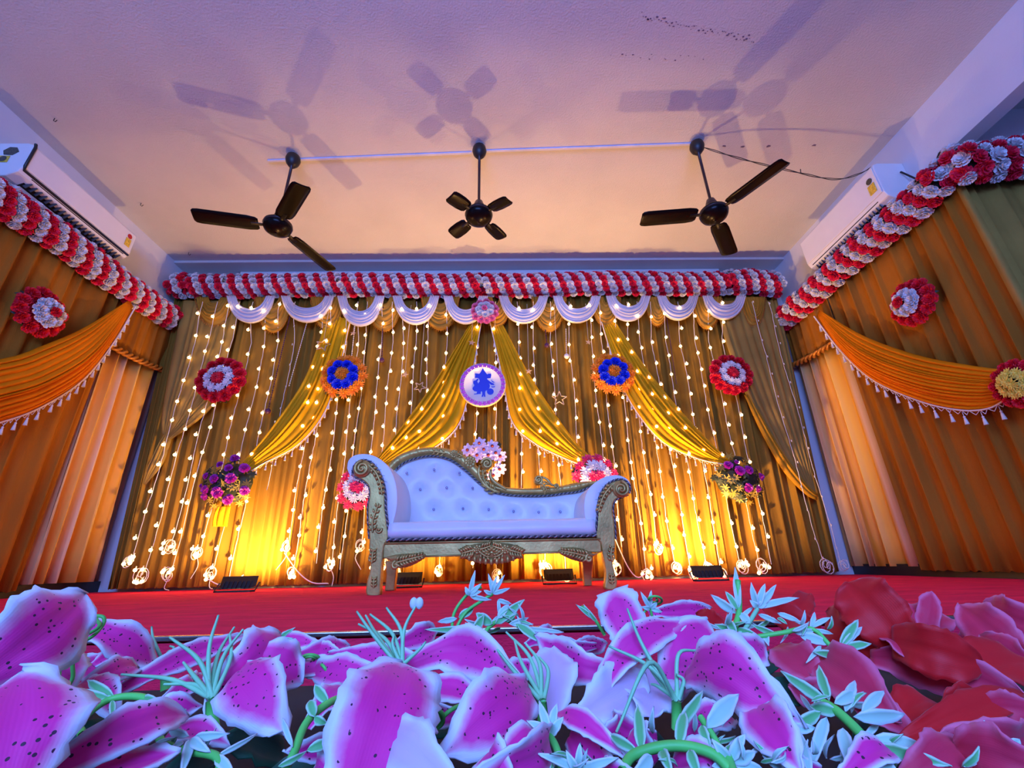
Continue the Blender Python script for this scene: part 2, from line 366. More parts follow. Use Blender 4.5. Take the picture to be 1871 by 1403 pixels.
for i, (c0, c1, n, lb) in enumerate(spec):
    o, u0, u1 = drape('backdrop_drape', BK(c0, YD), BK(c1, YD), (0, -1, 0), n, 0.045, 0.05, M['mustard'], lb, seed=50+i, group='mustard backdrop drapes', ns=34); DRAPES.append(o)
    fringe(o, u1 if i < 2 else u0, (0, -1, 0), 20, 0.9, drop=0.035, skip0=0.1)
# outer sage drapes: a gathered head panel and a tail below the tie
o, u0, u1 = drape('side_drape', BK([(335, 550), (318, 640), (300, 740), (296, 790), (306, 796)], 4.68), BK([(440, 550), (425, 625), (390, 700), (345, 765), (314, 792)], 4.68), (0, -1, 0), 8, 0.03, 0.03, M['sage'],
      'sage-green drape knotted at mid height on the left of the backdrop', seed=70)
drape('drape_tail', BK([(303, 790), (285, 830), (268, 868), (262, 884)], 4.68), BK([(316, 788), (310, 815), (296, 850), (266, 886)], 4.68), (0, -1, 0), 4, 0.025, 0.02, M['sage'], '', parent=o, seed=71)
drape('drape_fold', BK([(390, 706), (360, 745), (330, 778), (305, 800)], 4.665), BK([(395, 735), (372, 760), (340, 785), (310, 804)], 4.665), (0, -1, 0), 4, 0.02, 0.02, M['sage'], '', parent=o, seed=72)
o, u0, u1 = drape('side_drape', BK([(1305, 550), (1330, 640), (1370, 740), (1420, 830), (1465, 888), (1492, 912)], 4.68), BK([(1420, 550), (1438, 630), (1455, 720), (1470, 800), (1483, 870), (1493, 905)], 4.68), (0, -1, 0), 9, 0.03, 0.04, M['sage'],
      'sage-green drape swept down along the right edge of the backdrop', seed=73)
drape('drape_fold', BK([(1360, 722), (1390, 790), (1430, 860), (1470, 902), (1492, 914)], 4.655), BK([(1372, 722), (1405, 788), (1445, 850), (1478, 890), (1494, 902)], 4.655), (0, -1, 0), 4, 0.02, 0.02, M['fold'], '', parent=o, seed=74)

M['olive_swag'] = mat('olive_swag', (0.46, 0.23, 0.022), 0.6, var=0.2, scale=4, bump=0.15, bscale=200, spec=0.2)
# valance swags ------------------------------------------------------------
def swag(name, xl, xr, yt, yi, yo, wl, Y, n, m, label, group, seed, fr=False, bel=0.05):
    """U-shaped swag: outer edge hangs to yo, inner edge to yi, ends wl wide (pixels on the backdrop)"""
    mid = (xl+xr)/2; h = (xr-xl)/2
    outer = [(xl, yt), (xl+0.18*h, yt+(yo-yt)*0.50), (xl+0.5*h, yt+(yo-yt)*0.86), (mid, yo), (xr-0.5*h, yt+(yo-yt)*0.86), (xr-0.18*h, yt+(yo-yt)*0.50), (xr, yt)]
    hi = h-wl
    inner = [(xl+wl, yt), (xl+wl+0.18*hi, yt+(yi-yt)*0.50), (xl+wl+0.5*hi, yt+(yi-yt)*0.86), (mid, yi), (xr-wl-0.5*hi, yt+(yi-yt)*0.86), (xr-wl-0.18*hi, yt+(yi-yt)*0.50), (xr-wl, yt)]
    o, a, c = drape(name, BK(inner, Y), BK(outer, Y), (0, -1, 0), n, 0.022, bel, m, label, 'swag', seed, ns=22, res=6, group=group, ends=(0.7, 0.7))
    if fr:
        fr_b = MB()
        C2 = catmull(c, 40)
        for k in range(1, 39): 
            p = C2[k]+np.array([0, -0.02, 0]); fr_b.tube([p, p+np.array([0, 0, -0.028])], 0.004, 4)
        fr_b.build('fringe', M['gold_trim'], o)
ol = [(362, 424, 594), (470, 530, 606), (572, 626, 602), (674, 732, 604), (774, 836, 602), (880, 932, 596), (975, 1031, 605), (1082, 1130, 594), (1182, 1218, 594), (1268, 1314, 600), (1358, 1394, 595)]
ords = ['first', 'second', 'third', 'fourth', 'fifth', 'sixth', 'seventh', 'eighth', 'ninth', 'tenth', 'eleventh']
for i, (a, c, yb) in enumerate(ol):
    swag('valance_swag', a-4, c+4, 543, 556, yb+2, 24, 4.662, 7, M['olive_swag'], f'{ords[i]} olive fringed swag from the left under the back garland', 'olive valance swags', 100+i, True)
wh = [(414, 503, 590), (513, 611, 589), (616, 703, 596), (717, 803, 593), (810, 892, 592), (911, 1002, 591), (1010, 1098, 590), (1107, 1189, 587), (1200, 1276, 585), (1283, 1363, 584)]
for i, (a, c, yb) in enumerate(wh):
    swag('valance_swag', a, c, 541, yb-25, yb+1, 17, 4.60, 6, M['lilac'], f'{ords[i]} white swag from the left under the back garland', 'white valance swags', 130+i, False, 0.03)
# ================================================================== FLOWERS FOR GARLANDS AND ROSETTES
M['red_fl'] = mat('red_flower', (0.86, 0.012, 0.060), 0.6, var=0.25, scale=14)
M['deep_red'] = mat('deep_red_flower', (0.78, 0.008, 0.030), 0.6, var=0.3, scale=14)
M['white_fl'] = mat('white_flower', (0.80, 0.78, 0.80), 0.6, var=0.12, scale=14)
M['pink_fl'] = mat('pink_flower', srgb(244, 130, 170), 0.6, var=0.15, scale=14)
M['hot_pink'] = mat('hot_pink_flower', (0.95, 0.03, 0.13), 0.6, var=0.2, scale=14)
M['orange_fl'] = mat('orange_flower', (1.0, 0.26, 0.004), 0.6, var=0.2, scale=14)
M['blue_fl'] = mat('blue_flower', srgb(20, 60, 235), 0.55, var=0.3, scale=14)
M['purple_fl'] = mat('purple_flower', (0.50, 0.03, 0.42), 0.55, var=0.3, scale=10)
M['yellow_fl'] = mat('yellow_flower', srgb(245, 220, 90), 0.6, var=0.15, scale=14)
M['leaf_dark'] = mat('dark_leaf', srgb(34, 46, 30), 0.6, var=0.4, scale=10)
M['leaf_gold'] = mat('gold_leaf', srgb(150, 130, 50), 0.55, var=0.4, scale=10)
def petal_ring(b, n, r0, r1, z0, z1, w, ph, cup=0.0, rnd=None, tip=0.75):
    """n petals from radius r0 to r1; each two quads wide across, bent upward"""
    for k in range(n):
        a = ph+2*PI*k/n+(rnd.uniform(-0.12, 0.12) if rnd else 0); ca, sa = math.cos(a), math.sin(a); ra = r1*(rnd.uniform(0.9, 1.08) if rnd else 1)
        def P(r, s, z): return (r*ca-s*sa, r*sa+s*ca, z)
        rm = r0+(ra-r0)*0.6; zm = z0+(z1-z0)*0.6
        b.add([P(r0, -w*0.25, z0), P(r0, w*0.25, z0), P(rm, -w*0.5, zm+cup), P(rm, 0, zm-cup*0.4), P(rm, w*0.5, zm+cup), P(ra, -w*0.5*tip, z1+cup*0.6), P(ra*1.04, 0, z1), P(ra, w*0.5*tip, z1+cup*0.6)],
              [(0, 3, 2), (0, 1, 3), (1, 4, 3), (2, 3, 6, 5), (3, 4, 7, 6)])
def rose_mesh(name, m, seed=1):
    """ruffled many-petalled head"""
    rnd = random.Random(seed); b = MB()
    petal_ring(b, 8, 0.15, 1.0, -0.05, 0.12, 0.72, 0.0, 0.16, rnd, 0.9); petal_ring(b, 7, 0.12, 0.80, 0.10, 0.46, 0.62, 0.4, 0.20, rnd, 0.95)
    petal_ring(b, 6, 0.10, 0.54, 0.15, 0.72, 0.50, 0.9, 0.18, rnd, 1.0); petal_ring(b, 4, 0.04, 0.28, 0.15, 0.86, 0.34, 0.2, 0.12, rnd, 1.0)
    b.lathe([(0.4, -0.2), (0.42, 0.0), (0.2, 0.22), (0.02, 0.3)], seg=6)
    return b.mesh(name, m, False)
def aster_mesh(name, m, seed=1, mc=None, layers=((13, 1.0, 0.12, 0.30), (10, 0.72, 0.34, 0.26), (7, 0.42, 0.5, 0.2))):
    rnd = random.Random(seed); b = MB()
    for i, (n, r, z, w) in enumerate(layers): petal_ring(b, n, 0.1, r, 0.05+0.1*i, z, w, i*0.3, 0.03, rnd, 0.45)
    b.mi = 1 if mc else 0; b.lathe([(0.22, 0.1), (0.24, 0.3), (0.14, 0.46), (0.02, 0.5)], seg=8)
    return b.mesh(name, [m, mc] if mc else m, False)
RED = [rose_mesh('red_rose', M['red_fl'], i) for i in (1, 2)]
WHITE = [rose_mesh('white_rose', M['white_fl'], i) for i in (3, 4)]
DRED = [rose_mesh('deep_red_rose', M['deep_red'], i) for i in (5, 6)]
# small leaf cluster used as garnish
def leaf_poly(b, L, w, bend=0.2, z=0.0, a=0.0, c=(0, 0, 0)):
    ca, sa = math.cos(a), math.sin(a)
    pts = [(0, 0, 0), (0.35, -0.5, 0.10), (0.35, 0, 0.03), (0.35, 0.5, 0.10), (0.75, -0.32, 0.0), (0.75, 0, -0.05), (0.75, 0.32, 0.0), (1, 0, -bend)]
    V = [((x*L)*ca-(y*w)*sa+c[0], (x*L)*sa+(y*w)*ca+c[1], zz*L+z+c[2]) for x, y, zz in pts]
    b.add(V, [(0, 1, 2), (0, 2, 3), (1, 4, 5, 2), (2, 5, 6, 3), (4, 7, 5), (5, 7, 6)])
b = MB()
for k in range(3): leaf_poly(b, 1.0, 0.45, 0.2, a=-0.7+0.7*k)
LEAF3 = b.mesh('leaf_cluster', M['leaf_dark'])

def garland(label, p0, p1, front, r, pitch, rows, slope, fr, seed, start=0, group='rose garlands'):
    rnd = random.Random(seed); p0, p1, front = (np.array(q, float) for q in (p0, p1, front)); L = np.linalg.norm(p1-p0); T = (p1-p0)/L
    up = np.array([0, 0, 1.0]); up = up-T*np.dot(up, T); up /= np.linalg.norm(up)
    t = thing('flower_garland', label, 'garland', p0, group)
    b = MB(); b.tube([p0+T*0.05, p0+T*0.09, (p0+p1)/2-up*0.01, p1-T*0.09, p1-T*0.05], [r*0.3, r*0.7, r*0.74, r*0.7, r*0.3], 10); b.build('foliage_core', M['leaf_dark'], t)
    angs = np.radians(np.linspace(14, 166, rows))
    ns = int(L/pitch)
    mats_ = (RED, WHITE)
    for k in range(-4, ns+5):
        for i, a in enumerate(angs):
            s = (k+0.5)*pitch+slope*(i-(rows-1)/2)+rnd.uniform(-0.008, 0.008)
            if s < 0.03 or s > L-0.02: continue
            sag = -0.012*math.sin(PI*s/L*3)
            n = up*math.cos(a+rnd.uniform(-0.06, 0.06))+front*math.sin(a)
            n2 = n+T*rnd.uniform(-0.15, 0.15)
            p = p0+T*s+n*(r*0.80+rnd.uniform(-0.008, 0.012))+up*sag
            kind = mats_[(k+start) % 2]
            link('rose', rnd.choice(kind), t, loc=p-p0, rot=frame_rot(n2), scale=fr*rnd.uniform(0.9, 1.12))
    for sg_, pe in ((-1, 0.03), (1, L-0.03)):
        for k, (du, df) in enumerate([(0.5, 0.15), (0.0, 0.55), (-0.5, 0.2), (0.1, -0.2)]):
            link('rose', (RED, WHITE)[k % 2][0], t, loc=T*pe+up*du*r+front*df*r, rot=frame_rot(T*sg_+front*0.5+up*du*0.8), scale=fr)
    for k in range(int(L/0.32)):
        s = (k+rnd.uniform(0.2, 0.8))*0.32
        if s > L-0.05: continue
        a = rnd.choice([0.0, 0.1, 0.9, 1.6]); n = up*math.cos(a)+front*math.sin(a)
        link('leaf_cluster', LEAF3, t, loc=T*s+n*r*0.95, rot=frame_rot(n+T*rnd.uniform(-1, 1)+front*0.2), scale=rnd.uniform(0.05, 0.075))
    return t
YG = 4.70
g = [onY(x, y, YG) for x, y in ((314, 526), (352, 525), (880, 524), (1326, 520), (1322, 517), (1420, 522))]
garland('short garland piece at the left end of the back wall row', g[0], g[1], (0, -1, 0), 0.175, 0.085, 6, 0.028, 0.052, 1)
garland('red and white rose garland over the left half of the backdrop', g[1], g[2], (0, -1, 0), 0.165, 0.087, 7, 0.0265, 0.050, 2)
garland('red and white rose garland over the right half of the backdrop', g[2], g[3], (0, -1, 0), 0.165, 0.087, 7, 0.0265, 0.050, 3, 1)
garland('raised garland piece at the right end of the back wall row', g[4], g[5], (0, -1, 0), 0.18, 0.087, 7, 0.0265, 0.050, 4)
garland('red and white rose garland sloping over the curtain under the black-edged AC', (-3.99, 1.6, 2.91), (-3.99, 4.66, 3.00), (1, 0, 0), 0.150, 0.088, 6, 0.034, 0.051, 5)
garland('red and white rose garland over the curtain under the AC near the cable', (3.57, 2.50, 2.96), (3.57, 4.70, 2.94), (-1, 0, 0), 0.145, 0.10, 5, -0.040, 0.056, 6)
garland('rose garland over the wing curtain at the upper right corner of the picture', (3.50, 2.46, 2.95), (5.2, 2.40, 3.16), (0, -1, 0), 0.17, 0.12, 6, 0.045, 0.062, 7)

# ================================================================== AIR CONDITIONERS
def sticker(b, lo, hi): b.box(lo, hi)
M['sticker'] = mat('yellow_sticker', srgb(225, 190, 60), 0.4, var=0.3, scale=60)
M['sticker_red'] = mat('red_sticker', srgb(190, 30, 40), 0.4)
M['sticker_dark'] = mat('dark_sticker', srgb(70, 70, 60), 0.4, var=0.5, scale=80)
M['vane_dark'] = mat('vane_dark', (0.06, 0.06, 0.07), 0.4)
M['vane'] = mat('vane_grey', (0.45, 0.45, 0.48), 0.4)
def aircon(label, wall_x, sg, y0, y1, zb, zt, dark_edge):
    """wall unit; sg = +1 faces +X"""
    t = thing('air_conditioner', label, 'air conditioner', (wall_x, (y0+y1)/2, zb))
    d = 0.30; X = lambda q: wall_x+sg*q
    prof = [(0, zt), (d*0.80, zt), (d*0.97, zt-0.02), (d*1.0, zt-0.06), (d*0.98, zb+0.10), (d*0.90, zb+0.055), (d*0.62, zb+0.012), (d*0.30, zb), (0, zb)]
    b = MB(); b.prism([(X(p), z) for p, z in prof], y1-y0, (0, y0, 0), ((1, 0, 0), (0, 0, 1)), (0, 1, 0)); b.build('body', M['white_plastic'], t, smooth=False, bevel=0.008, recalc=True)
    # front flap
    b = MB(); fl = [(d*1.002, zt-0.03), (d*1.03, zt-0.05), (d*1.02, zb+0.105), (d*0.99, zb+0.10)]
    b.prism([(X(p), z) for p, z in fl], y1-y0-0.02, (0, y0+0.01, 0), ((1, 0, 0), (0, 0, 1)), (0, 1, 0)); b.build('front_panel', M['white_plastic'], t, smooth=False, bevel=0.006, recalc=True)
    if dark_edge:
        b = MB(); b.tube([(X(d*0.99), y0+0.004, zt-0.01), (X(d*1.03), y0+0.004, zt-0.05), (X(d*1.02), y0+0.004, zb+0.11), (X(d*0.97), y0+0.02, zb+0.085), (X(d*0.97), y1-0.01, zb+0.085)], 0.011, 6); b.build('dark_edge', M['dark_plastic'], t)
    # outlet: dark mouth, vanes, louver blade
    m0, m1 = y0+0.10, y1-0.05
    b = MB(); b.prism([(X(d*0.945), zb+0.072), (X(d*0.64), zb+0.008), (X(d*0.34), zb-0.005), (X(d*0.34), zb+0.004), (X(d*0.62), zb+0.018), (X(d*0.91), zb+0.074)], m1-m0, (0, m0, 0), ((1, 0, 0), (0, 0, 1)), (0, 1, 0)); b.build('outlet', M['dark_plastic'], t, smooth=False, recalc=True)
    k = 22
    vb = MB(); vb.box((-0.030, -0.002, -0.018), (0.030, 0.002, 0.012)); vme = vb.mesh('vane', M['vane_dark'], False)
    org = np.array(WORLD[t.name])
    for i in range(k):
        y = m0+(m1-m0)*(i+0.5)/k
        link('vane', vme, t, loc=np.array((X(d*0.80), y, zb+0.030))-org, rot=(0, -sg*0.95, 0.35))
    b = MB(); b.prism([(X(d*0.66), zb-0.004), (X(d*0.69), zb-0.001), (X(d*0.55), zb-0.022), (X(d*0.53), zb-0.020)], m1-m0, (0, m0, 0), ((1, 0, 0), (0, 0, 1)), (0, 1, 0)); b.build('louver', M['white_plastic'], t, smooth=False, recalc=True)
    return t, X, d
zL = onX(235, 470, -3.96)[2]
t, X, d = aircon('white wall AC with dark edge line, stickers on its near end', XL, 1, 2.70, 3.80, 3.16, 3.53, True)
ye = 2.699
b = MB(); b.prism([(XL+0.07, 3.44), (XL+0.11, 3.48), (XL+0.17, 3.475), (XL+0.20, 3.43), (XL+0.16, 3.39), (XL+0.09, 3.395)], -0.003, (0, ye, 0), ((1, 0, 0), (0, 0, 1)), (0, 1, 0)); b.build('sticker', M['sticker_dark'], t, False)
b = MB(); b.box((XL+0.06, ye-0.004, 3.31), (XL+0.15, ye, 3.38)); b.build('sticker', M['sticker'], t, False)
b = MB(); b.lathe([(0.030, ye-0.006), (0.030, ye-0.0045)], (XL+0.105, 0, 3.345), 14, 'y'); b.build('sticker', M['sticker_dark'], t, False)
b = MB(); b.box((XL+d*1.03, 3.69, 3.31), (XL+d*1.04, 3.75, 3.40)); b.build('sticker', M['sticker'], t, False)
b = MB(); b.lathe([(0.026, XL+d*1.035), (0.026, XL+d*1.042)], (0, 3.72, 3.43), 14, 'x'); b.build('sticker', M['sticker_red'], t, False)
t, X, d = aircon('white wall AC with yellow rating sticker beside the cable', XR, -1, 2.93, 4.00, 3.12, 3.56, False)
b = MB(); b.box((XR-d*1.045, 2.97, 3.27), (XR-d*1.025, 3.04, 3.37)); b.build('sticker', M['sticker'], t, False)
b = MB(); b.lathe([(0.030, XR-d*1.047), (0.030, XR-d*1.03)], (0, 3.005, 3.41), 14, 'x'); b.build('sticker', M['sticker_dark'], t, False)
b = MB(); b.tube(catmull([(3.70, 2.92, 3.44), (3.74, 2.84, 3.24), (3.72, 2.80, 3.16), (3.70, 2.74, 3.18), (3.68, 2.64, 3.22), (3.66, 2.56, 3.26), (3.64, 2.50, 3.22)], 24), 0.008, 6)
tag(b.build('power_cable', M['dark_plastic']), 'black cable looping from the AC end over the garland at right', 'cable')

# ================================================================== CEILING FANS
def fan(label, c, zc, zh, n, R, angs, w, pitch=0.16, canz=0.0):
    t = thing('ceiling_fan', label, 'ceiling fan', (c[0], c[1], zh))
    x, y = c
    b = MB(); b.lathe([(0.012, zc-0.155), (0.030, zc-0.15), (0.058, zc-0.11), (0.068, zc-0.07), (0.060, zc-0.03), (0.030, zc-0.005), (0.02, zc)], (x, y, 0), 16); b.build('canopy', M['black'], t)
    b = MB(); b.tube([(x, y, zc-0.02), (x, y, zh+0.10)], 0.0125, 10); b.build('down_rod', M['fan_rod'], t)
    b = MB(); b.lathe([(0.016, zh+0.17), (0.035, zh+0.16), (0.055, zh+0.10), (0.062, zh+0.055)], (x, y, 0), 18); b.build('rod_cover', M['fan_rod'], t)
    hr = 0.118
    b = MB(); b.lathe([(0.05, zh+0.07), (hr*0.75, zh+0.06), (hr, zh+0.03), (hr, zh-0.01), (hr*0.9, zh-0.035), (hr*0.6, zh-0.06), (hr*0.25, zh-0.072), (0.004, zh-0.074)], (x, y, 0), 28); b.build('motor', M['fan'], t)
    b = MB(); b.lathe([(hr*1.01, zh+0.018), (hr*1.04, zh+0.010), (hr*1.01, zh+0.002)], (x, y, 0), 28); b.build('motor_band', M['fan_rod'], t)
    for a in angs:
        a = math.radians(a); ca, sa = math.cos(a), math.sin(a)
        def W(r, s, z):
            return (x+r*ca-s*sa, y+r*sa+s*ca, z)
        g_ = MB(); br = 0.150 if R > 0.5 else 0.135
        rs = np.concatenate([[br, br+0.02], np.linspace(br+0.08, R-0.05, 6), [R-0.015, R]])
        ws = [w*0.34, w*0.44]+[w*0.5]*5+[w*0.5, w*0.46, w*0.36]
        Pg = []
        for r, hw in zip(rs, ws):
            row = []
            for q in np.linspace(-1, 1, 5):
                s = q*hw; row.append(W(r, s, zh+0.0+pitch*s*1.0-0.006*(1-q*q)-0.03*(r-br)/R))
            Pg.append(row)
        g_.grid(Pg); bl = g_.build('blade', M['fan'], t, solid=0.005)
        g_ = MB(); g_.tube([W(0.09, 0, zh+0.0), W(0.14, 0, zh-0.004), W(br+0.06, 0, zh-0.008)], [0.016, 0.020, 0.018], 8, flat=0.35); g_.build('blade_arm', M['black'], t)
    return t
fan('dark brown three-blade ceiling fan nearest the AC with black edge', (-1.97, 3.10), CEIL, 2.99, 3, 0.65, (-165, -49, 66), 0.152)
fan('small four-blade dark ceiling fan in the middle', (-0.18, 3.00), CEIL, 3.01, 4, 0.335, (-132, -38, 140, 52), 0.135)
fan('dark brown three-blade ceiling fan with a cable from its canopy', (1.885, 2.955), CEIL, 2.98, 3, 0.64, (177, -63, 53), 0.152)
# white conduit strips between canopies
M['conduit'] = mat('conduit_white', (0.6, 0.6, 0.75), 0.5)
for lb, p, q in (('white wiring strip running from beyond the left fan to the middle fan', (490, 293), (862, 278)), ('white wiring strip running from the middle fan to the right fan', (888, 275), (1262, 262))):
    a, c = onZ(*p, CEIL), onZ(*q, CEIL); b = MB()
    T = (c-a)/np.linalg.norm(c-a); S = np.array([-T[1], T[0], 0])*0.011
    b.add([a-S, a+S, c+S, c-S, a-S-(0, 0, .014), a+S-(0, 0, .014), c+S-(0, 0, .014), c-S-(0, 0, .014)], [(0, 1, 2, 3), (7, 6, 5, 4), (0, 4, 5, 1), (1, 5, 6, 2), (2, 6, 7, 3), (3, 7, 4, 0)])
    tag(b.build('wiring_strip', M['conduit'], smooth=False), lb, 'conduit')
# slack double wire to the right AC
b = MB()
base = catmull([(1.90, 2.93, 3.78), (2.25, 2.93, 3.62), (2.75, 2.97, 3.50), (3.15, 3.02, 3.46), (3.40, 3.02, 3.52), (3.56, 3.00, 3.60)], 50)
for ph in (0, PI): b.tube([p+np.array([0, 0.006*math.sin(ph+i*0.5), 0.006*math.cos(ph+i*0.5)]) for i, p in enumerate(base)], 0.0035, 5)
b.tube([base[27], base[27]+np.array([0.01, 0, 0.05])], 0.004, 5)
tag(b.build('slack_wire', M['dark_plastic']), 'thin dark wire sagging from the right fan canopy to the AC', 'wire')
# hooks and marks left on the ceiling
for i, (x, y) in enumerate([(100, 216), (258, 371), (345, 461)]):
    p = onZ(x, y, CEIL); b = MB()
    b.tube([p, p+np.array([0, 0, -0.03]), p+np.array([0.02, 0, -0.045]), p+np.array([0.03, 0, -0.025])], 0.003, 5)
    tag(b.build('ceiling_hook', M['dark_plastic']), ['small dark hook in the ceiling above the left AC near end', 'small dark hook in the ceiling at the far end of the left AC', 'small dark hook in the ceiling by the back left corner'][i], 'hook', 'ceiling hooks')
M['stain'] = mat('ceiling_stain', srgb(110, 96, 120), 0.9)
rnd = random.Random(77)
for lb, (x0, y0), (x1, y1), n in (('dark smudge trail of flaked plaster near the top of the ceiling', (1170, 22), (1380, 72), 60), ('faint row of small scuff marks on the ceiling above the right fan', (1290, 268), (1505, 266), 4), ('thin line of specks on the ceiling below the smudge trail', (1115, 100), (1290, 108), 14)):
    b = MB()
    for k in range(n):
        t_ = (k+rnd.random())/n; p = onZ(x0+(x1-x0)*t_, y0+(y1-y0)*t_**0.7+rnd.uniform(-6, 6)*(1 if n > 10 else 0.3), CEIL-0.002)
        rr = rnd.uniform(0.003, 0.012) if n > 10 else 0.025
        a = rnd.uniform(0, 6); poly = [(rr*(0.5+rnd.random()*0.6)*math.cos(a+j*1.05), rr*0.7*(0.4+rnd.random()*0.6)*math.sin(a+j*1.05)) for j in range(6)]
        b.prism(poly, 0.002, p, ((1, 0, 0), (0, 1, 0)), (0, 0, 1))
    o = b.build('ceiling_stain', M['stain'], smooth=False); tag(o, lb, 'stain', kind='stuff')

# ================================================================== FLOOR FLOODLIGHTS
M['lamp_face'] = mat('lamp_face', (1, 0.8, 0.5), 0.4, emit=(1.0, 0.62, 0.22), estr=24)
def flood(label, x, y, w, power, rz=0.0):
    t = thing('floodlight', label, 'floodlight', (x, y, 0.0), 'floor floodlights')
    t.rotation_euler = (0, 0, rz)
    W0 = WORLD[t.name]; WORLD[t.name] = (0, 0, 0)   # parts below are in local space
    h = 0.105; tilt = 0.55
    c, s = math.cos(tilt), math.sin(tilt)
    # housing: shallow tapered box, lamp face looks up and toward the curtain
    def Q(u, v, n): return (u, 0.02+v*s*0.0+n*math.cos(0.75)+v*math.sin(-0.75)*-1*0.55, 0.045+v*0.8+n*math.sin(0.75))
    b = MB(); hw = w/2
    f_ = [Q(-hw, -0.0, 0), Q(hw, 0.0, 0), Q(hw, h, 0), Q(-hw, h, 0)]; r_ = [Q(-hw*0.8, 0.015, -0.045), Q(hw*0.8, 0.015, -0.045), Q(hw*0.8, h*0.85, -0.045), Q(-hw*0.8, h*0.85, -0.045)]
    b.add(f_+r_, [(0, 1, 2, 3), (7, 6, 5, 4), (0, 4, 5, 1), (1, 5, 6, 2), (2, 6, 7, 3), (3, 7, 4, 0)]); b.build('housing', M['black'], t, False, bevel=0.006, recalc=True)
    b = MB(); hw *= 0.86
    b.add([Q(-hw, 0.012, 0.003), Q(hw, 0.012, 0.003), Q(hw, h-0.012, 0.003), Q(-hw, h-0.012, 0.003)], [(0, 1, 2, 3)]); b.build('lamp_face', M['lamp_face'], t, False)
    hw = w/2
    for k in range(7):
        u = -hw*0.7+1.4*hw*k/6; b = MB(); p = Q(u, 0.02, -0.044); q = Q(u, h*0.82, -0.044)
        b.tube([p, (p[0], p[1]-0.012, p[2]), (q[0], q[1]-0.012, q[2]), q], 0.003, 4); b.build('cooling_fin', M['black'], t)
    b = MB(); b.tube([(-hw-0.012, 0.05, 0.07), (-hw-0.012, -0.03, 0.008), (hw+0.012, -0.03, 0.008), (hw+0.012, 0.05, 0.07)], 0.008, 6); b.build('bracket', M['black'], t)
    b = MB(); b.box((-hw*0.9, -0.06, 0.0), (hw*0.9, 0.06, 0.012)); b.build('foot_plate', M['black'], t, False)
    WORLD[t.name] = W0
    d = bpy.data.lights.new('flood_beam', 'SPOT'); d.energy = power; d.color = (1.0, 0.58, 0.19); d.spot_size = math.radians(162); d.spot_blend = 0.85; d.shadow_soft_size = 0.03
    lo = bpy.data.objects.new('flood_beam', d); COL.objects.link(lo); lo.parent = t; lo.location = (0, 0.075, 0.155)
    lo.rotation_euler = Vector((0, 0.62, 1)).to_track_quat('-Z', 'Y').to_euler()
    return t
flood('black floodlight on the carpet below the purple rose bouquet left of the sofa', -2.33, 4.24, 0.30, 185, 0.15)
flood('black floodlight behind the left rear leg of the sofa', -0.86, 4.26, 0.26, 78)
flood('black floodlight behind the right rear leg of the sofa', 0.49, 4.22, 0.27, 285)
flood('black floodlight on the carpet right of the sofa, tilted toward the curtain', 1.82, 4.20, 0.28, 225, -0.12)
# ================================================================== THE SOFA
M['gold'] = mat('antique_gold', srgb(196, 170, 96), 0.40, 0.55, var=0.25, scale=9, bump=0.12, bscale=60)
M['leather'] = mat('white_leatherette', (0.80, 0.82, 0.86), 0.38, var=0.03, scale=5, bump=0.05, bscale=120)
M['crease_shade'] = mat('leather_crease_shade', (0.50, 0.52, 0.58), 0.5, var=0.05)  # darker copy of the leather, paints the shade in the pad creases
M['rope_d'] = mat('rope_dark', (0.03, 0.03, 0.045), 0.5)
M['rope_l'] = mat('rope_silver', (0.28, 0.28, 0.30), 0.4, 0.5)
M['raw_wood'] = mat('raw_wood', srgb(150, 104, 62), 0.6, var=0.3, scale=6, stretch=(1, 6, 1))
M['gem'] = mat('gem_button', (0.35, 0.35, 0.6), 0.12, 0.7, coat=0.8)
YF, YBK = 3.28, 3.90
def sp(zx, zy, Y=YF): return onY(600+zx/3.226, 780+zy/3.226, Y)
def sp2(pts, Y=YF): return [tuple(sp(x, y, Y)[[0, 2]]) for x, y in pts]
sofa = thing('sofa', 'carved gold-framed sofa with white buttoned upholstery in the middle of the stage', 'sofa', (sp(960, 700)[0], 3.6, 0.0))
def smooth_poly(pts, n): 
    P = catmull([(*p, 0) for p in pts]+[(*pts[0], 0)], n+1)[:-1]; return [(p[0], p[1]) for p in P]
def rope(parent, pts3, r=0.008, name='rope_piping', pitch=0.035):
    P = catmull(pts3, 200); L = np.sum(np.linalg.norm(np.diff(P, axis=0), axis=1)); n = max(30, min(260, int(L/0.009))); P = catmull(pts3, n)
    T = np.gradient(P, axis=0); T /= np.linalg.norm(T, axis=1)[:, None]; up = np.array([0, 1, 0.0])
    b = MB()
    for k in range(2):
        pts = []
        for i in range(n):
            a = 2*PI*i*(L/n)/pitch+PI*k; N = np.cross(T[i], up); N /= max(np.linalg.norm(N), 1e-6)
            pts.append(P[i]+0.6*r*(math.cos(a)*N+math.sin(a)*up))
        b.mi = k; b.tube(pts, r*0.72, 5)
    return b.build(name, [M['rope_d'], M['rope_l']], parent)
def stroke(b, pts, r, Y, seg=6, flat=0.8, lift=0.0):
    b.tube(catmull([np.array([p[0], Y-lift, p[1]]) for p in pts], 10), r, seg, flat=flat)
def spiral(b, c, r0, turns, a0, sgn, rt, Y):
    n = int(26*turns); pts = []; 
    for i in range(n+1):
        t = i/n; a = a0+sgn*2*PI*turns*t; r = r0*(1-0.86*t)
        pts.append((c[0]+r*math.cos(a), Y-0.010*t, c[1]+r*math.sin(a)))
    b.tube(pts, [rt, rt*0.9, rt*0.7], 8)
    b.ball((c[0], Y-0.012, c[1]), r0*0.2, 10, 6)
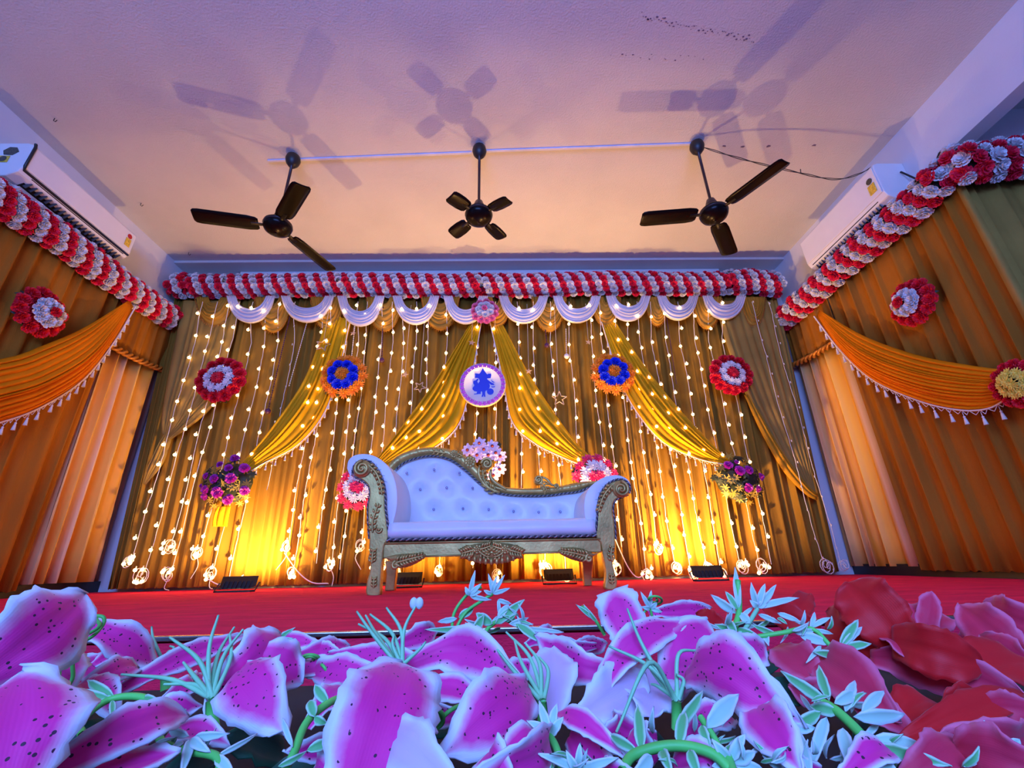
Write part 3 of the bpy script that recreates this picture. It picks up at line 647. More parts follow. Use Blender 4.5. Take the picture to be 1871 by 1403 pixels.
def acanthus(b, mid, n, L0, L1, Y, r=0.008, side=(1, -1), sweep=0.9):
    """row of curved lobes along a midrib"""
    P = catmull([np.array([p[0], 0, p[1]]) for p in mid], 40)
    b.tube(P+np.array([0, Y-0.004, 0]), [r*0.9, r*0.9, r*0.5], 6)
    for i in range(n):
        t = (i+0.4)/n; k = int(t*39); T = P[min(k+1, 39)]-P[max(k-1, 0)]; T /= np.linalg.norm(T); N = np.array([-T[2], 0, T[0]]); L = L0+(L1-L0)*t
        for s in side:
            q0 = P[k]; q1 = q0+s*N*L*0.55+T*L*0.25; q2 = q0+s*N*L*0.95+T*L*sweep
            b.tube(catmull([q0+(0, Y, 0), q1+(0, Y-0.006, 0), q2+(0, Y+0.004, 0)], 7), [r*0.6, r*1.15, r*0.35], 6)
def flower_relief(b, c, R, Y, n=8):
    for k in range(n):
        a = 2*PI*k/n; b.ball((c[0]+R*0.62*math.cos(a), Y, c[1]+R*0.62*math.sin(a)), R*0.34, 8, 5, (1, 0.5, 1))
    for k in range(5):
        a = 2*PI*k/5+0.3; b.ball((c[0]+R*0.28*math.cos(a), Y-0.010, c[1]+R*0.28*math.sin(a)), R*0.22, 8, 5, (1, 0.6, 1))
    b.ball((c[0], Y-0.018, c[1]), R*0.15, 8, 5)

# --- arm fronts (frame board from scroll to foot) ----------------------------
left_o = [(150, 250), (165, 218), (205, 200), (250, 215), (290, 262), (318, 330), (330, 400), (332, 480), (343, 570), (352, 655), (330, 700), (318, 780), (312, 850), (306, 930), (298, 994), (232, 996), (219, 968), (228, 905), (243, 850), (246, 790), (238, 720), (240, 660), (234, 560), (231, 470), (241, 400), (236, 352), (205, 318), (178, 300), (150, 285)]
right_o = [(1772, 372), (1765, 340), (1735, 318), (1690, 318), (1640, 350), (1605, 410), (1592, 480), (1588, 560), (1578, 645), (1608, 690), (1620, 760), (1632, 820), (1637, 880), (1634, 955), (1690, 958), (1704, 915), (1688, 850), (1676, 790), (1690, 720), (1692, 660), (1686, 560), (1676, 500), (1682, 450), (1700, 425), (1740, 412), (1768, 395)]
def arm(outline, scr_c, scr_r, sgn, leafmid, extra):
    b = MB(); b.prism(smooth_poly(sp2(outline), 110), 0.075, (0, YF, 0)); fr = b.build('arm_frame', M['gold'], sofa, False, bevel=0.010, recalc=True)
    c = tuple(sp(*scr_c)[[0, 2]])
    b = MB(); b.lathe([(scr_r*1.02, YF-0.012), (scr_r*0.98, YF-0.02), (0.002, YF-0.02)], (c[0], 0, c[1]), 28, 'y')
    spiral(b, c, scr_r*0.92, 1.9, PI/2 if sgn > 0 else PI/2, sgn, scr_r*0.20, YF-0.022); b.build('scroll_carving', M['gold'], fr)
    b = MB(); acanthus(b, sp2(leafmid), 7, 0.030, 0.018, YF-0.008, 0.0105, side=extra['side']); b.build('leaf_carving', M['gold'], fr)
    for mid, n, l0, l1, sd in extra['leaves']:
        b = MB(); acanthus(b, sp2(mid), n, l0, l1, YF-0.006, 0.0075, side=sd); b.build('leaf_carving', M['gold'], fr)
    for ctr, r_, s_ in extra.get('curls', []):
        b = MB(); spiral(b, tuple(sp(*ctr)[[0, 2]]), r_, 1.2, 0.4, s_, 0.008, YF-0.006); b.build('scroll_carving', M['gold'], fr)
    return fr
frL = arm(left_o, (203, 247), 0.062, 1, [(238, 225), (285, 275), (312, 345), (318, 400)], dict(side=(1, -1), leaves=[([(262, 620), (262, 560), (280, 500), (298, 450)], 5, 0.035, 0.022, (-1, 1)), ([(258, 800), (262, 760), (268, 720)], 4, 0.03, 0.02, (1, -1)), ([(268, 945), (270, 915), (272, 885)], 3, 0.022, 0.018, (1, -1))], curls=[((297, 607), 0.022, -1)]))
frR = arm(right_o, (1722, 368), 0.060, -1, [(1668, 345), (1625, 400), (1600, 460), (1588, 500)], dict(side=(1, -1), leaves=[([(1672, 790), (1664, 750), (1672, 700)], 4, 0.03, 0.02, (1, -1)), ([(1672, 925), (1668, 895), (1668, 865)], 3, 0.022, 0.018, (1, -1))]))
# arm bodies behind the frames, and pads
def extr(name, pts, y0, y1, m, bevel=0.0, sub=0, smoothp=70, parent=None):
    b = MB(); b.prism(smooth_poly(sp2(pts), smoothp), y1-y0, (0, y0, 0)); return b.build(name, m, parent or sofa, bevel > 0.015, bevel=bevel, recalc=True)
extr('arm_body', [(160, 290), (232, 350), (244, 400), (236, 560), (244, 655), (345, 650), (335, 480), (322, 380), (295, 300), (250, 245), (205, 225), (165, 250)], YF+0.06, YBK, M['raw_wood'])
extr('arm_body', [(1762, 392), (1700, 422), (1680, 450), (1678, 520), (1688, 650), (1582, 642), (1592, 520), (1600, 430), (1640, 355), (1700, 325), (1760, 345)], YF+0.06, YBK, M['raw_wood'])
padL = extr('arm_pad', [(104, 240), (112, 195), (145, 165), (205, 155), (268, 168), (325, 205), (365, 255), (392, 325), (402, 400), (398, 480), (378, 560), (352, 640), (340, 560), (331, 470), (327, 390), (312, 320), (285, 262), (250, 218), (205, 202), (165, 220), (150, 252), (152, 285), (122, 282)], YF+0.02, YBK, M['leather'], bevel=0.02, smoothp=90)
padR = extr('arm_pad', [(1790, 365), (1782, 325), (1752, 295), (1700, 280), (1640, 290), (1585, 318), (1540, 360), (1515, 420), (1512, 500), (1530, 570), (1570, 630), (1584, 560), (1590, 480), (1603, 410), (1640, 348), (1692, 316), (1738, 320), (1764, 345), (1768, 385), (1782, 388)], YF+0.02, YBK, M['leather'], bevel=0.02, smoothp=90)
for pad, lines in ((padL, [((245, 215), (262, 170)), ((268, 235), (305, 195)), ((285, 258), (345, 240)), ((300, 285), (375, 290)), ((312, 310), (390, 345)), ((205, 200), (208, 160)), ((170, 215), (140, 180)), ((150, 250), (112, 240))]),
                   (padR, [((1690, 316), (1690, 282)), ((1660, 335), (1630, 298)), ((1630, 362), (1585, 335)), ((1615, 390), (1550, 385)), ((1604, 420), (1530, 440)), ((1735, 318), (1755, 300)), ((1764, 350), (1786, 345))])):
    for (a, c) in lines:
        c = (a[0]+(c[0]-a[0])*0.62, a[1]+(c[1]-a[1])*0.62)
        b = MB(); b.tube([sp(*a, YF+0.018), sp((a[0]+c[0])/2+2, (a[1]+c[1])/2, YF+0.019), sp(*c, YF+0.024)], [0.002, 0.0025, 0.001], 4); b.build('pleat', M['crease_shade'], pad)
rope(frL, [sp(x, y, YF-0.002) for x, y in [(140, 285), (145, 245), (165, 212), (205, 194), (252, 208), (295, 258), (324, 328), (336, 400), (338, 480), (349, 570), (356, 640), (352, 665)]], 0.0075)
rope(frL, [sp(x, y, YF+0.01) for x, y in [(150, 292), (205, 322), (238, 355), (243, 402), (231, 470), (233, 560), (239, 660)]], 0.0065)
rope(frR, [sp(x, y, YF-0.002) for x, y in [(1775, 390), (1776, 345), (1742, 312), (1690, 312), (1636, 345), (1600, 405), (1587, 480), (1583, 560), (1573, 645)]], 0.0075)
rope(frR, [sp(x, y, YF+0.01) for x, y in [(1768, 400), (1705, 425), (1684, 452), (1680, 500), (1690, 560), (1695, 660)]], 0.0065)
# --- seat -------------------------------------------------------------------------
sl, sr = sp(350, 664)[0], sp(1576, 640)[0]; zb_ = (sp(350, 664)[2]+sp(1576, 640)[2])/2; zt_ = (sp(375, 560)[2]+sp(1550, 545)[2])/2
b = MB(); nx, ny = 40, 14; P = np.zeros((nx, ny, 3))
prof = [(YF+0.005, zb_), (YF-0.012, zb_+0.02), (YF-0.018, (zb_+zt_)/2), (YF-0.006, zt_-0.015), (YF+0.03, zt_+0.004), (YF+0.12, zt_+0.012), (YF+0.3, zt_+0.012), (YBK-0.02, zt_+0.0)]
for i in range(nx):
    u = i/(nx-1); x = sl+(sr-sl)*u
    for j in range(ny):
        q = catmull([(0, a, c) for a, c in prof], ny)[j]; P[i, j] = (x, q[1]+0.002*math.sin(u*40)*(j < 5), q[2]+0.003*math.sin(u*17+j))
b.grid(P); b.build('seat_cushion', M['leather'], sofa, solid=0.004)
rope(sofa, [(sl, YF-0.016, zb_-0.002), ((sl+sr)/2, YF-0.02, zb_-0.002), (sr, YF-0.016, zb_-0.002)], 0.009, 'seat_piping', 0.045)
# --- back: tufted panel with buttons -------------------------------------------------
top_px = [(330, 330), (360, 270), (395, 243), (450, 200), (560, 168), (650, 166), (735, 195), (820, 258), (900, 328), (980, 373), (1080, 393), (1200, 398), (1300, 396), (1400, 383), (1480, 372), (1545, 345), (1590, 330)]
YR = 3.86
topc = catmull([sp(x, y, YR) for x, y in top_px], 90)
btn_px = [(462, 272), (623, 252), (772, 272), (541, 368), (697, 358), (850, 360), (620, 485), (793, 481), (945, 486), (1091, 497), (1239, 502), (1367, 500)]
btn = [sp(x, y, YR-0.03) for x, y in btn_px]
nx, nz = 120, 44; P = np.zeros((nx, nz, 3)); z_lo = zt_-0.05
for i in range(nx):
    u = i/(nx-1); x = topc[0][0]+(topc[-1][0]-topc[0][0])*u; zt2 = np.interp(x, topc[:, 0], topc[:, 2])+0.01
    for j in range(nz):
        v = j/(nz-1); z = z_lo+(zt2-z_lo)*v
        bulge = 0.055*(math.sin(PI*min(1, max(0, v*0.98+0.01)))**0.5)+0.03*(1-v)
        for q in btn:
            d2 = (x-q[0])**2+(z-q[2])**2; bulge -= 0.030*math.exp(-d2/0.0030)+0.016*math.exp(-d2/0.0004)
        P[i, j] = (x, YR-bulge+0.02, z)
b = MB(); b.grid(P); bk = b.build('back_cushion', M['leather'], sofa, recalc=False)
gm = MB(); gm.ball((0, 0, 0), 0.0115, 10, 6, (1, 0.7, 1)); gme = gm.mesh('button', M['gem'])
org = np.array(WORLD[bk.name])
for q in btn: link('button', gme, bk, loc=np.array((q[0], YR-0.030, q[2]))-org)
b = MB(); Pb = P.copy(); Pb[:, :, 1] = YR+0.05; b.grid(Pb); b.build('back_panel', M['raw_wood'], sofa)
# --- crest rail -------------------------------------------------------------------------
rt_px = [(340, 270), (362, 215), (420, 165), (520, 130), (640, 120), (735, 138), (815, 175), (880, 235), (925, 300), (1000, 345), (1100, 360), (1200, 362), (1290, 355), (1380, 345), (1450, 330), (1540, 320), (1600, 318)]
rb_px = [(352, 300), (395, 250), (450, 205), (555, 172), (650, 170), (735, 198), (820, 262), (895, 330), (975, 378), (1030, 392), (1100, 400), (1200, 403), (1300, 400), (1390, 388), (1470, 377), (1545, 350), (1600, 345)]
n = 150; A = catmull([sp(x, y, YR) for x, y in rb_px], n); B = catmull([sp(x, y, YR) for x, y in rt_px], n); K = 9
P = np.zeros((n, K, 3))
for i in range(n):
    u = i/(n-1); ribbed = u < 0.36 or u > 0.80
    w = np.linalg.norm(B[i]-A[i])
    g_ = (abs(math.sin(u*PI*62))**0.35) if ribbed else 1.0
    for j in range(K):
        v = j/(K-1); P[i, j] = A[i]+(B[i]-A[i])*v+np.array([0, -0.045*math.sqrt(max(0, 1-(2*v-1)**2))*(0.50+0.5*g_)-0.005, 0])
b = MB(); b.grid(P)
Q = P.copy(); Q[:, :, 1] = YR+0.055; b.grid(Q[:, ::-1]); 
b.grid(np.stack([P[:, -1], Q[:, -1]], 1)); b.grid(np.stack([Q[:, 0], P[:, 0]], 1))
rail = b.build('crest_rail', M['gold'], sofa)
rope(sofa, [sp(x, y+4, YR-0.035) for x, y in rb_px[1:-1]], 0.008, 'crest_piping')
YQ = YR-0.05
# rose carvings, scroll crest and the small scroll
for c, R in (((740, 158), 0.040), ((835, 205), 0.058)):
    b = MB(); flower_relief(b, tuple(sp(*c, YQ)[[0, 2]]), R, YQ, 9); b.build('rose_carving', M['gold'], rail)
b = MB(); acanthus(b, sp2([(690, 155), (650, 148), (610, 145)], YQ), 3, 0.04, 0.025, YQ, 0.009); acanthus(b, sp2([(790, 175), (770, 160), (752, 152)], YQ), 3, 0.035, 0.02, YQ, 0.008); b.build('leaf_carving', M['gold'], rail)
b = MB(); c = tuple(sp(935, 216, YQ)[[0, 2]]); b.lathe([(0.052, YR+0.04), (0.052, YR-0.03), (0.048, YR-0.045), (0.002, YR-0.045)], (c[0], 0, c[1]), 26, 'y'); spiral(b, c, 0.050, 1.7, PI, -1, 0.013, YQ); b.build('scroll_carving', M['gold'], rail)
b = MB(); stroke(b, sp2([(893, 225), (885, 270), (905, 320), (945, 360), (1010, 385)], YQ), [0.010, 0.018, 0.012], YQ); stroke(b, sp2([(960, 250), (955, 290), (985, 330), (1050, 368)], YQ), [0.010, 0.020, 0.012], YQ)
acanthus(b, sp2([(985, 385), (940, 350), (915, 300), (910, 250)], YQ), 6, 0.045, 0.035, YQ, 0.009); b.build('leaf_carving', M['gold'], rail)
b = MB(); c = tuple(sp(1238, 310, YQ)[[0, 2]]); b.lathe([(0.038, YR+0.03), (0.038, YR-0.03), (0.034, YR-0.045), (0.002, YR-0.045)], (c[0], 0, c[1]), 22, 'y'); spiral(b, c, 0.036, 1.6, -PI/2, 1, 0.010, YQ)
stroke(b, sp2([(1255, 292), (1290, 310), (1315, 340), (1345, 345)], YQ), [0.010, 0.016, 0.010], YQ); c2 = tuple(sp(1342, 348, YQ)[[0, 2]]); spiral(b, c2, 0.022, 1.3, -PI/2, 1, 0.008, YQ); b.build('scroll_carving', M['gold'], rail)
b = MB(); acanthus(b, sp2([(1252, 330), (1275, 350), (1290, 380)], YQ), 4, 0.045, 0.03, YQ, 0.009); b.build('leaf_carving', M['gold'], rail)
# --- apron ------------------------------------------------------------------------------
ap = [(322, 684), (960, 668), (1606, 656), (1612, 740), (1380, 738), (1145, 746), (960, 752), (780, 758), (575, 764), (320, 775)]
b = MB(); b.prism(sp2(ap, YF+0.01), 0.05, (0, YF+0.01, 0)); apron = b.build('apron_rail', M['gold'], sofa, False, bevel=0.008, recalc=True)
b = MB(); b.tube([sp(330, 686, YF+0.004), sp(960, 672, YF+0.004), sp(1604, 659, YF+0.004)], 0.008, 6); b.tube([sp(575, 763, YF+0.004), sp(780, 757, YF+0.004)], 0.007, 6); b.tube([sp(1145, 746, YF+0.004), sp(1370, 739, YF+0.004)], 0.007, 6); b.build('rail_bead', M['gold'], apron)
b = MB(); b.prism(smooth_poly(sp2([(780, 745), (800, 712), (860, 690), (960, 680), (1060, 686), (1120, 705), (1146, 735), (1125, 768), (1060, 796), (960, 806), (865, 797), (805, 775)], YF), 40), 0.04, (0, YF-0.004, 0))
for s, cx in ((-1, 880), (1, 1045)):
    flower_relief(b, tuple(sp(cx, 722)[[0, 2]]), 0.036, YF-0.012, 7)
    acanthus(b, sp2([(cx+s*20, 725), (cx+s*55, 735), (cx+s*95, 745)]), 5, 0.05, 0.03, YF-0.010, 0.009)
    acanthus(b, sp2([(cx-s*20, 720), (cx-s*50, 712), (cx-s*78, 700)]), 4, 0.045, 0.03, YF-0.010, 0.008)
    acanthus(b, sp2([(cx-s*15, 740), (cx-s*45, 760), (cx-s*70, 765)]), 3, 0.035, 0.025, YF-0.010, 0.008)
for k in range(9):
    t = k/8; x = 830+260*t; y = 772+22*math.sin(PI*t); b.ball(sp(x, y, YF-0.012), 0.015, 8, 5, (0.8, 0.6, 1.5))
b.build('centre_carving', M['gold'], apron, recalc=True)
for pl_, mid, tail in (([(322, 770), (400, 752), (480, 745), (560, 745), (574, 760), (545, 785), (490, 815), (430, 832), (395, 825), (375, 795)], [(400, 800), (470, 782), (560, 758)], (398, 815)),
                     ([(1600, 740), (1560, 745), (1500, 718), (1420, 708), (1360, 722), (1358, 738), (1400, 765), (1450, 785), (1510, 796), (1540, 775)], [(1530, 765), (1450, 745), (1370, 730)], (1535, 775))):
    b = MB(); b.prism(smooth_poly(sp2(pl_), 40), 0.04, (0, YF-0.002, 0)); acanthus(b, sp2(mid), 9, 0.045, 0.022, YF-0.008, 0.009, sweep=0.75); spiral(b, tuple(sp(*tail)[[0, 2]]), 0.026, 1.2, PI/2, 1, 0.012, YF-0.008); b.build('leaf_carving', M['gold'], apron, recalc=True)
# --- rear legs, seat underside ---------------------------------------------------------
for poly in ([(340, 790), (410, 785), (405, 860), (393, 966), (337, 966), (346, 870)], [(1492, 760), (1558, 757), (1552, 850), (1550, 937), (1506, 938), (1498, 850)]):
    P3 = [onY(600+x/3.226, 780+y/3.226, 3.86) for x, y in poly]; pl2 = [(p[0], max(0.0, p[2])) for p in P3]; pl2[3] = (pl2[3][0], 0.0); pl2[4] = (pl2[4][0], 0.0)
    b = MB(); b.prism(pl2, 0.07, (0, 3.83, 0)); b.build('rear_leg', M['gold'], sofa, False, bevel=0.008, recalc=True)
b = MB(); b.box((sl, YF+0.06, zb_-0.06), (sr, YBK, zb_+0.01)); b.build('seat_base', M['raw_wood'], sofa, False)
# ================================================================== LIGHT STRINGS
M['bulb'] = mat('lit_bulb', (1, 0.8, 0.5), 0.3, var=0.0, emit=(1.0, 0.60, 0.20), estr=14)
M['wire'] = mat('clear_wire', (0.85, 0.82, 0.74), 0.45)
M['bead_dark'] = mat('purple_bead', srgb(70, 20, 70), 0.5)
b = MB(); b.ball((0, 0, 0), 0.017, 7, 4); BULB = b.mesh('bulb', M['bulb'])
b = MB(); b.tube([(0, 0, 0.012), (0, 0, 0.034)], 0.006, 5); SOCK = b.mesh('socket', M['wire'])
YS = 4.705
from mathutils.bvhtree import BVHTree
_bv = [BVHTree.FromPolygons([v.co for v in o.data.vertices], [tuple(f.vertices) for f in o.data.polygons]) for o in DRAPES]
def surface_out(p):
    """a bulb behind a drape sits pressed into the cloth, its tip showing"""
    for bv in _bv:
        h = bv.ray_cast(Vector((p[0], p[1]-0.45, p[2])), Vector((0, 1, 0)), 0.46)
        if h[0] is not None: return np.array((p[0], h[0].y-0.004, p[2]))
    return p
def string_light(xt, yend, seed, label, coil=True, lit=True, gap=0.235, dens=1.0, top_y=552, prot=0.0):
    rnd = random.Random(seed)
    p0 = onY(xt, top_y, 4.575); X0 = onY(xt, 552, 4.66)[0]
    zend = None
    for y in (yend,):
        xb = 891+(xt-891)*(y+1246)/(552+1246); zend = onY(xb, y, YS-prot)[2]
    zend = max(0.06, zend); zs = np.arange(p0[2], zend, -0.06); n = len(zs)
    t = thing('string_light', label, 'string light', (X0, YS, zend), 'backdrop light strings')
    pts = []; sway = rnd.uniform(-0.03, 0.03); w2 = rnd.uniform(0, 6)
    for i, z in enumerate(zs):
        k = (p0[2]-z); yy = 4.565+min(1, max(0, (k-0.12)/0.35))*(YS-prot-4.565)
        pts.append(np.array((X0+sway*(k/3)**2+0.008*math.sin(z*5+w2)+rnd.uniform(-0.003, 0.003), yy+rnd.uniform(-0.004, 0.004), z)))
    pts = np.array(pts); b = MB(); b.tube(pts, 0.0032, 5)
    end = pts[-1]
    bulbs = []
    if coil:
        R = rnd.uniform(0.05, 0.085); c = end+np.array([0, -0.02, -0.02])
        cp = []
        for k in range(46):
            a = k*0.55; r = R*(0.6+0.4*math.sin(k*0.31+w2))
            cp.append(c+np.array([r*math.cos(a)*0.8, -0.02+0.02*math.sin(a*0.37), r*math.sin(a)]))
        b.tube(cp, 0.004, 4)
        for k in range(rnd.choice([3, 4, 5])): bulbs.append(c+np.array([rnd.uniform(-0.8, 0.8)*R, -0.035, rnd.uniform(-0.9, 0.9)*R]))
        if rnd.random() < 0.6 and end[2] > 0.15:
            q = [c+np.array([0, 0, -R*0.5]), c+np.array([rnd.uniform(-.05, .05), 0, -R-0.05]), c+np.array([rnd.uniform(-.08, .08), -0.02, max(-c[2]+0.015, -R-0.16)])]
            b.tube(catmull(q, 8), 0.004, 4)
    b.build('wire', M['wire'], t)
    s = rnd.uniform(0.02, gap)
    L = p0[2]-zend
    while s < L-0.03:
        z = p0[2]-s; i = min(n-1, max(0, int(s/0.06))); p = pts[i]
        bulbs.append(np.array((p[0]+rnd.uniform(-0.018, 0.018), p[1]-0.018, z)))
        s += gap*rnd.uniform(0.75, 1.25)/dens
    org = np.array(WORLD[t.name])
    for p in bulbs:
        p = np.array(p); p[2] = max(p[2], 0.03); p = surface_out(p)
        if lit: link('bulb', BULB, t, loc=p-org)
        link('socket', SOCK, t, loc=p-org+np.array([0, 0.004, 0.0]))
tops = [(383, 1024, 1), (407, 1052, 1), (431, 1000, 1), (447, 1050, 1), (472, 1010, 1), (497, 1046, 1), (520, 1062, 0), (548, 900, 0), (597, 1000, 1), (612, 1050, 1), (640, 1030, 0), (661, 1030, 1), (676, 1046, 0), (703, 1000, 1),
        (722, 1046, 0), (742, 1030, 1), (764, 1050, 1), (786, 1000, 0), (818, 1046, 1), (872, 1040, 0), (905, 1050, 1), (945, 1000, 0), (972, 1046, 1), (1003, 1050, 1), (1036, 1000, 0), (1074, 1046, 1), (1092, 1000, 0),
        (1118, 1048, 1), (1140, 1000, 1), (1160, 1040, 1), (1182, 1046, 1), (1206, 1040, 1), (1232, 1044, 1), (1258, 1036, 1), (1284, 1042, 1), (1308, 1034, 0)]
for i, (x, ye, co) in enumerate(tops):
    k = i+1; of = ('th' if 10 <= k % 100 <= 20 else {1: 'st', 2: 'nd', 3: 'rd'}.get(k % 10, 'th'))
    lit = i not in (7,)
    string_light(x, ye, 300+i, f'warm fairy light string on the backdrop, {k}{of} from the left' if lit else 'unlit fairy light string hanging left of the mustard drape', bool(co), lit, 0.235 if x < 560 or x > 1180 else 0.215, prot=0.10 if i < 4 else 0.0)
string_light(1366, 1050, 380, 'unlit fairy light string over the sage drape, inner of two', True, False, 0.26, prot=0.11)
string_light(1394, 1052, 381, 'unlit fairy light string over the sage drape, outer of two', True, False, 0.26, prot=0.11)
# beaded and pompom hangers
def hanger(x0, y0, x1, y1, m, label, ball=True, r=0.011):
    a, c = onY(x0, y0, 4.62), onY(x1, y1, 4.66); n = max(6, int(np.linalg.norm(c-a)/0.026)); b = MB()
    t = thing('bead_hanger', label, 'bead string', c)
    b.tube([a, (a+c)/2, c], 0.003, 4)
    for i in range(n): b.ball(a+(c-a)*(i+0.5)/n, r*0.8, 6, 4)
    b.build('bead_strand', m, t)
    if ball:
        b = MB(); b.ball(c+np.array([0, 0, -0.02]), 0.032, 9, 6); b.build('pompom', m, t)
hanger(534, 560, 490, 748, M['bead_dark'], 'dark purple bead string with pompom beside the left red rosette')
hanger(700, 560, 698, 655, M['bead_dark'], 'short dark purple pompom string right of the left orange rosette')
hanger(992, 555, 999, 628, M['bead_dark'], 'short dark purple pompom string above the small star right of centre')
hanger(1215, 560, 1236, 702, M['bead_dark'], 'dark purple bead string between orange and red rosettes right of centre', False, 0.008)
hanger(562, 585, 528, 706, M['fringe'], 'white bead string slanting left of the first mustard drape', False, 0.008)
hanger(650, 580, 642, 655, M['fringe'], 'white bead string above the left orange rosette', False, 0.009)
hanger(1034, 600, 1035, 648, M['fringe'], 'white bead string left of the right orange rosette', True, 0.008)
# stars -----------------------------------------------------------------
M['star'] = mat('star_silver', srgb(214, 190, 160), 0.35, 0.5, var=0.1)
def star(x, y, rpx, open_, label, rot=0.0):
    c = onY(x, y, 4.60); R = rpx/799*4.95
    P = [(R*(1 if k % 2 == 0 else 0.42)*math.sin(rot+k*PI/5), R*(1 if k % 2 == 0 else 0.42)*math.cos(rot+k*PI/5)) for k in range(10)]
    t = thing('star_ornament', label, 'star', c, 'hanging stars')
    b = MB()
    if open_:
        loop = [np.array((c[0]+p[0], c[1], c[2]+p[1])) for p in P]
        for i in range(10): b.tube([loop[i], loop[(i+1) % 10]], 0.006, 5)
        b.build('outline', M['star'], t)
    else:
        V = [(c[0]+p[0], c[1], c[2]+p[1]) for p in P]+[(c[0], c[1]-R*0.28, c[2]), (c[0], c[1]+R*0.28, c[2])]
        b.add(V, [(i, (i+1) % 10, 10) for i in range(10)]+[((i+1) % 10, i, 11) for i in range(10)]); b.build('solid_star', M['star'], t, False)
    b = MB(); b.tube([(c[0], c[1], c[2]+R*0.98), (c[0]+0.01, c[1]-0.01, 3.12)], 0.0016, 4); b.build('thread', M['wire'], t)
star(590, 630, 14, True, 'open outline star at the head of the leftmost mustard drape', 0.2)
star(645, 609, 6, False, 'small solid star above the left orange rosette', 0.1)
star(767, 707, 11, True, 'open outline star on the edge of the drape left of the emblem', 0.5)
star(740, 684, 7, False, 'small solid star left of the drape nearest the emblem', 0.3)
star(862, 626, 7, False, 'small solid star just above the round emblem', 0.2)
star(966, 678, 7, False, 'small solid star on the drape right of the emblem', 0.1)
star(1022, 728, 14, True, 'open outline star on the drape right of the emblem', 0.05)
star(1075, 625, 6, False, 'small solid star above the right orange rosette', 0.2)

# ================================================================== ROSETTES
CARN = {k: rose_mesh(k+'_carnation', M[v], 20+i) for i, (k, v) in enumerate((('red', 'deep_red'), ('pink', 'pink_fl'), ('hot_pink', 'hot_pink'), ('blue', 'blue_fl'), ('white', 'white_fl'), ('purple', 'purple_fl')))}
AST = {k: aster_mesh(k+'_aster', M[v], 40+i) for i, (k, v) in enumerate((('white', 'white_fl'), ('orange', 'orange_fl'), ('red', 'deep_red'), ('yellow', 'yellow_fl'), ('hot_pink', 'hot_pink')))}
b = MB()
for k in range(6): leaf_poly(b, 1.0, 0.5, 0.3, a=k*PI/3)
LEAF6 = b.mesh('leaf_spray', M['leaf_dark'])
b = MB()
for k in range(7): leaf_poly(b, 1.0, 0.28, -0.3, a=k*2*PI/7)
LEAFG = b.mesh('gold_leaf_spray', M['leaf_gold'])
def rosette(label, c, nrm, R, rings, seed=0, group=None, back=True, leaves=0):
    """rings: (mesh, part name, count, ring radius / R, flower radius / R, height / R)"""
    rnd = random.Random(seed); c = np.array(c); nrm = np.array(nrm, float); up = np.array([0, 0, 1.0]); sx = np.cross(up, nrm)
    t = thing('flower_rosette', label, 'rosette', c, group)
    if back:
        b = MB(); V = [c+R*0.8*(math.cos(a)*sx+math.sin(a)*up) for a in np.linspace(0, 2*PI, 16, endpoint=False)]
        W = [v+nrm*R*0.18-(v-c)*0.15 for v in V]; b.add(V+W, [tuple(range(16)), tuple(range(31, 15, -1))]+[(i, (i+1) % 16, (i+1) % 16+16, i+16) for i in range(16)]); b.build('backing', M['leaf_dark'], t, False)
    for me, nm, n, rr, fr, h in rings:
        ph = rnd.uniform(0, 6)
        for k in range(n):
            a = ph+2*PI*k/n+rnd.uniform(-0.06, 0.06); d = math.cos(a)*sx+math.sin(a)*up
            link(nm, me, t, loc=d*R*rr*rnd.uniform(0.97, 1.04)+nrm*R*h, rot=frame_rot(nrm+d*rr*0.55+sx*rnd.uniform(-.1, .1)), scale=R*fr*rnd.uniform(0.93, 1.07))
    for k in range(leaves):
        a = rnd.uniform(0, 6.28); d = math.cos(a)*sx+math.sin(a)*up
        link('leaf_spray', LEAF6, t, loc=d*R*rnd.uniform(0.7, 0.95)+nrm*R*0.15, rot=frame_rot(nrm+d*0.5), scale=R*0.28)
    return t
def rpx(px, Y=4.6): return px/799*Y*1.06
YR2 = 4.58
g = 'backdrop rosettes'
rwr = lambda: [(CARN['red'], 'red_carnation', 13, 0.83, 0.275, 0.22), (AST['white'], 'white_aster', 9, 0.48, 0.225, 0.40), (AST['red'], 'red_aster', 4, 0.15, 0.23, 0.42)]
obo = lambda: [(AST['orange'], 'orange_aster', 13, 0.83, 0.27, 0.24), (CARN['blue'], 'blue_carnation', 8, 0.48, 0.26, 0.36), (AST['orange'], 'orange_aster', 4, 0.13, 0.24, 0.46)]
rosette('red and white flower rosette at the left side of the backdrop', onY(408, 697, YR2), (0, -1, 0), rpx(40), rwr(), 1, g, leaves=6)
rosette('red and white flower rosette at the right side of the backdrop', onY(1332, 687, YR2), (0, -1, 0), rpx(37), rwr(), 2, g, leaves=6)
rosette('orange and blue flower rosette left of the round emblem', onY(631, 690, YR2-0.04), (0, -1, 0), rpx(40), obo(), 3, g, leaves=4)
rosette('orange and blue flower rosette right of the round emblem', onY(1118, 685, YR2-0.04), (0, -1, 0), rpx(39), obo(), 4, g, leaves=4)
rosette('pink and white flower rosette at the top centre of the backdrop', onY(886, 571, 4.50), (0, -1, 0), rpx(26), [(CARN['pink'], 'pink_carnation', 11, 0.76, 0.31, 0.2), (CARN['white'], 'white_carnation', 7, 0.42, 0.30, 0.38), (CARN['pink'], 'pink_carnation', 1, 0.02, 0.24, 0.62)], 5, g)
hp = lambda: [(AST['hot_pink'], 'pink_aster', 11, 0.80, 0.28, 0.2), (AST['white'], 'white_aster', 8, 0.46, 0.27, 0.4), (AST['hot_pink'], 'pink_aster', 2, 0.12, 0.28, 0.5)]
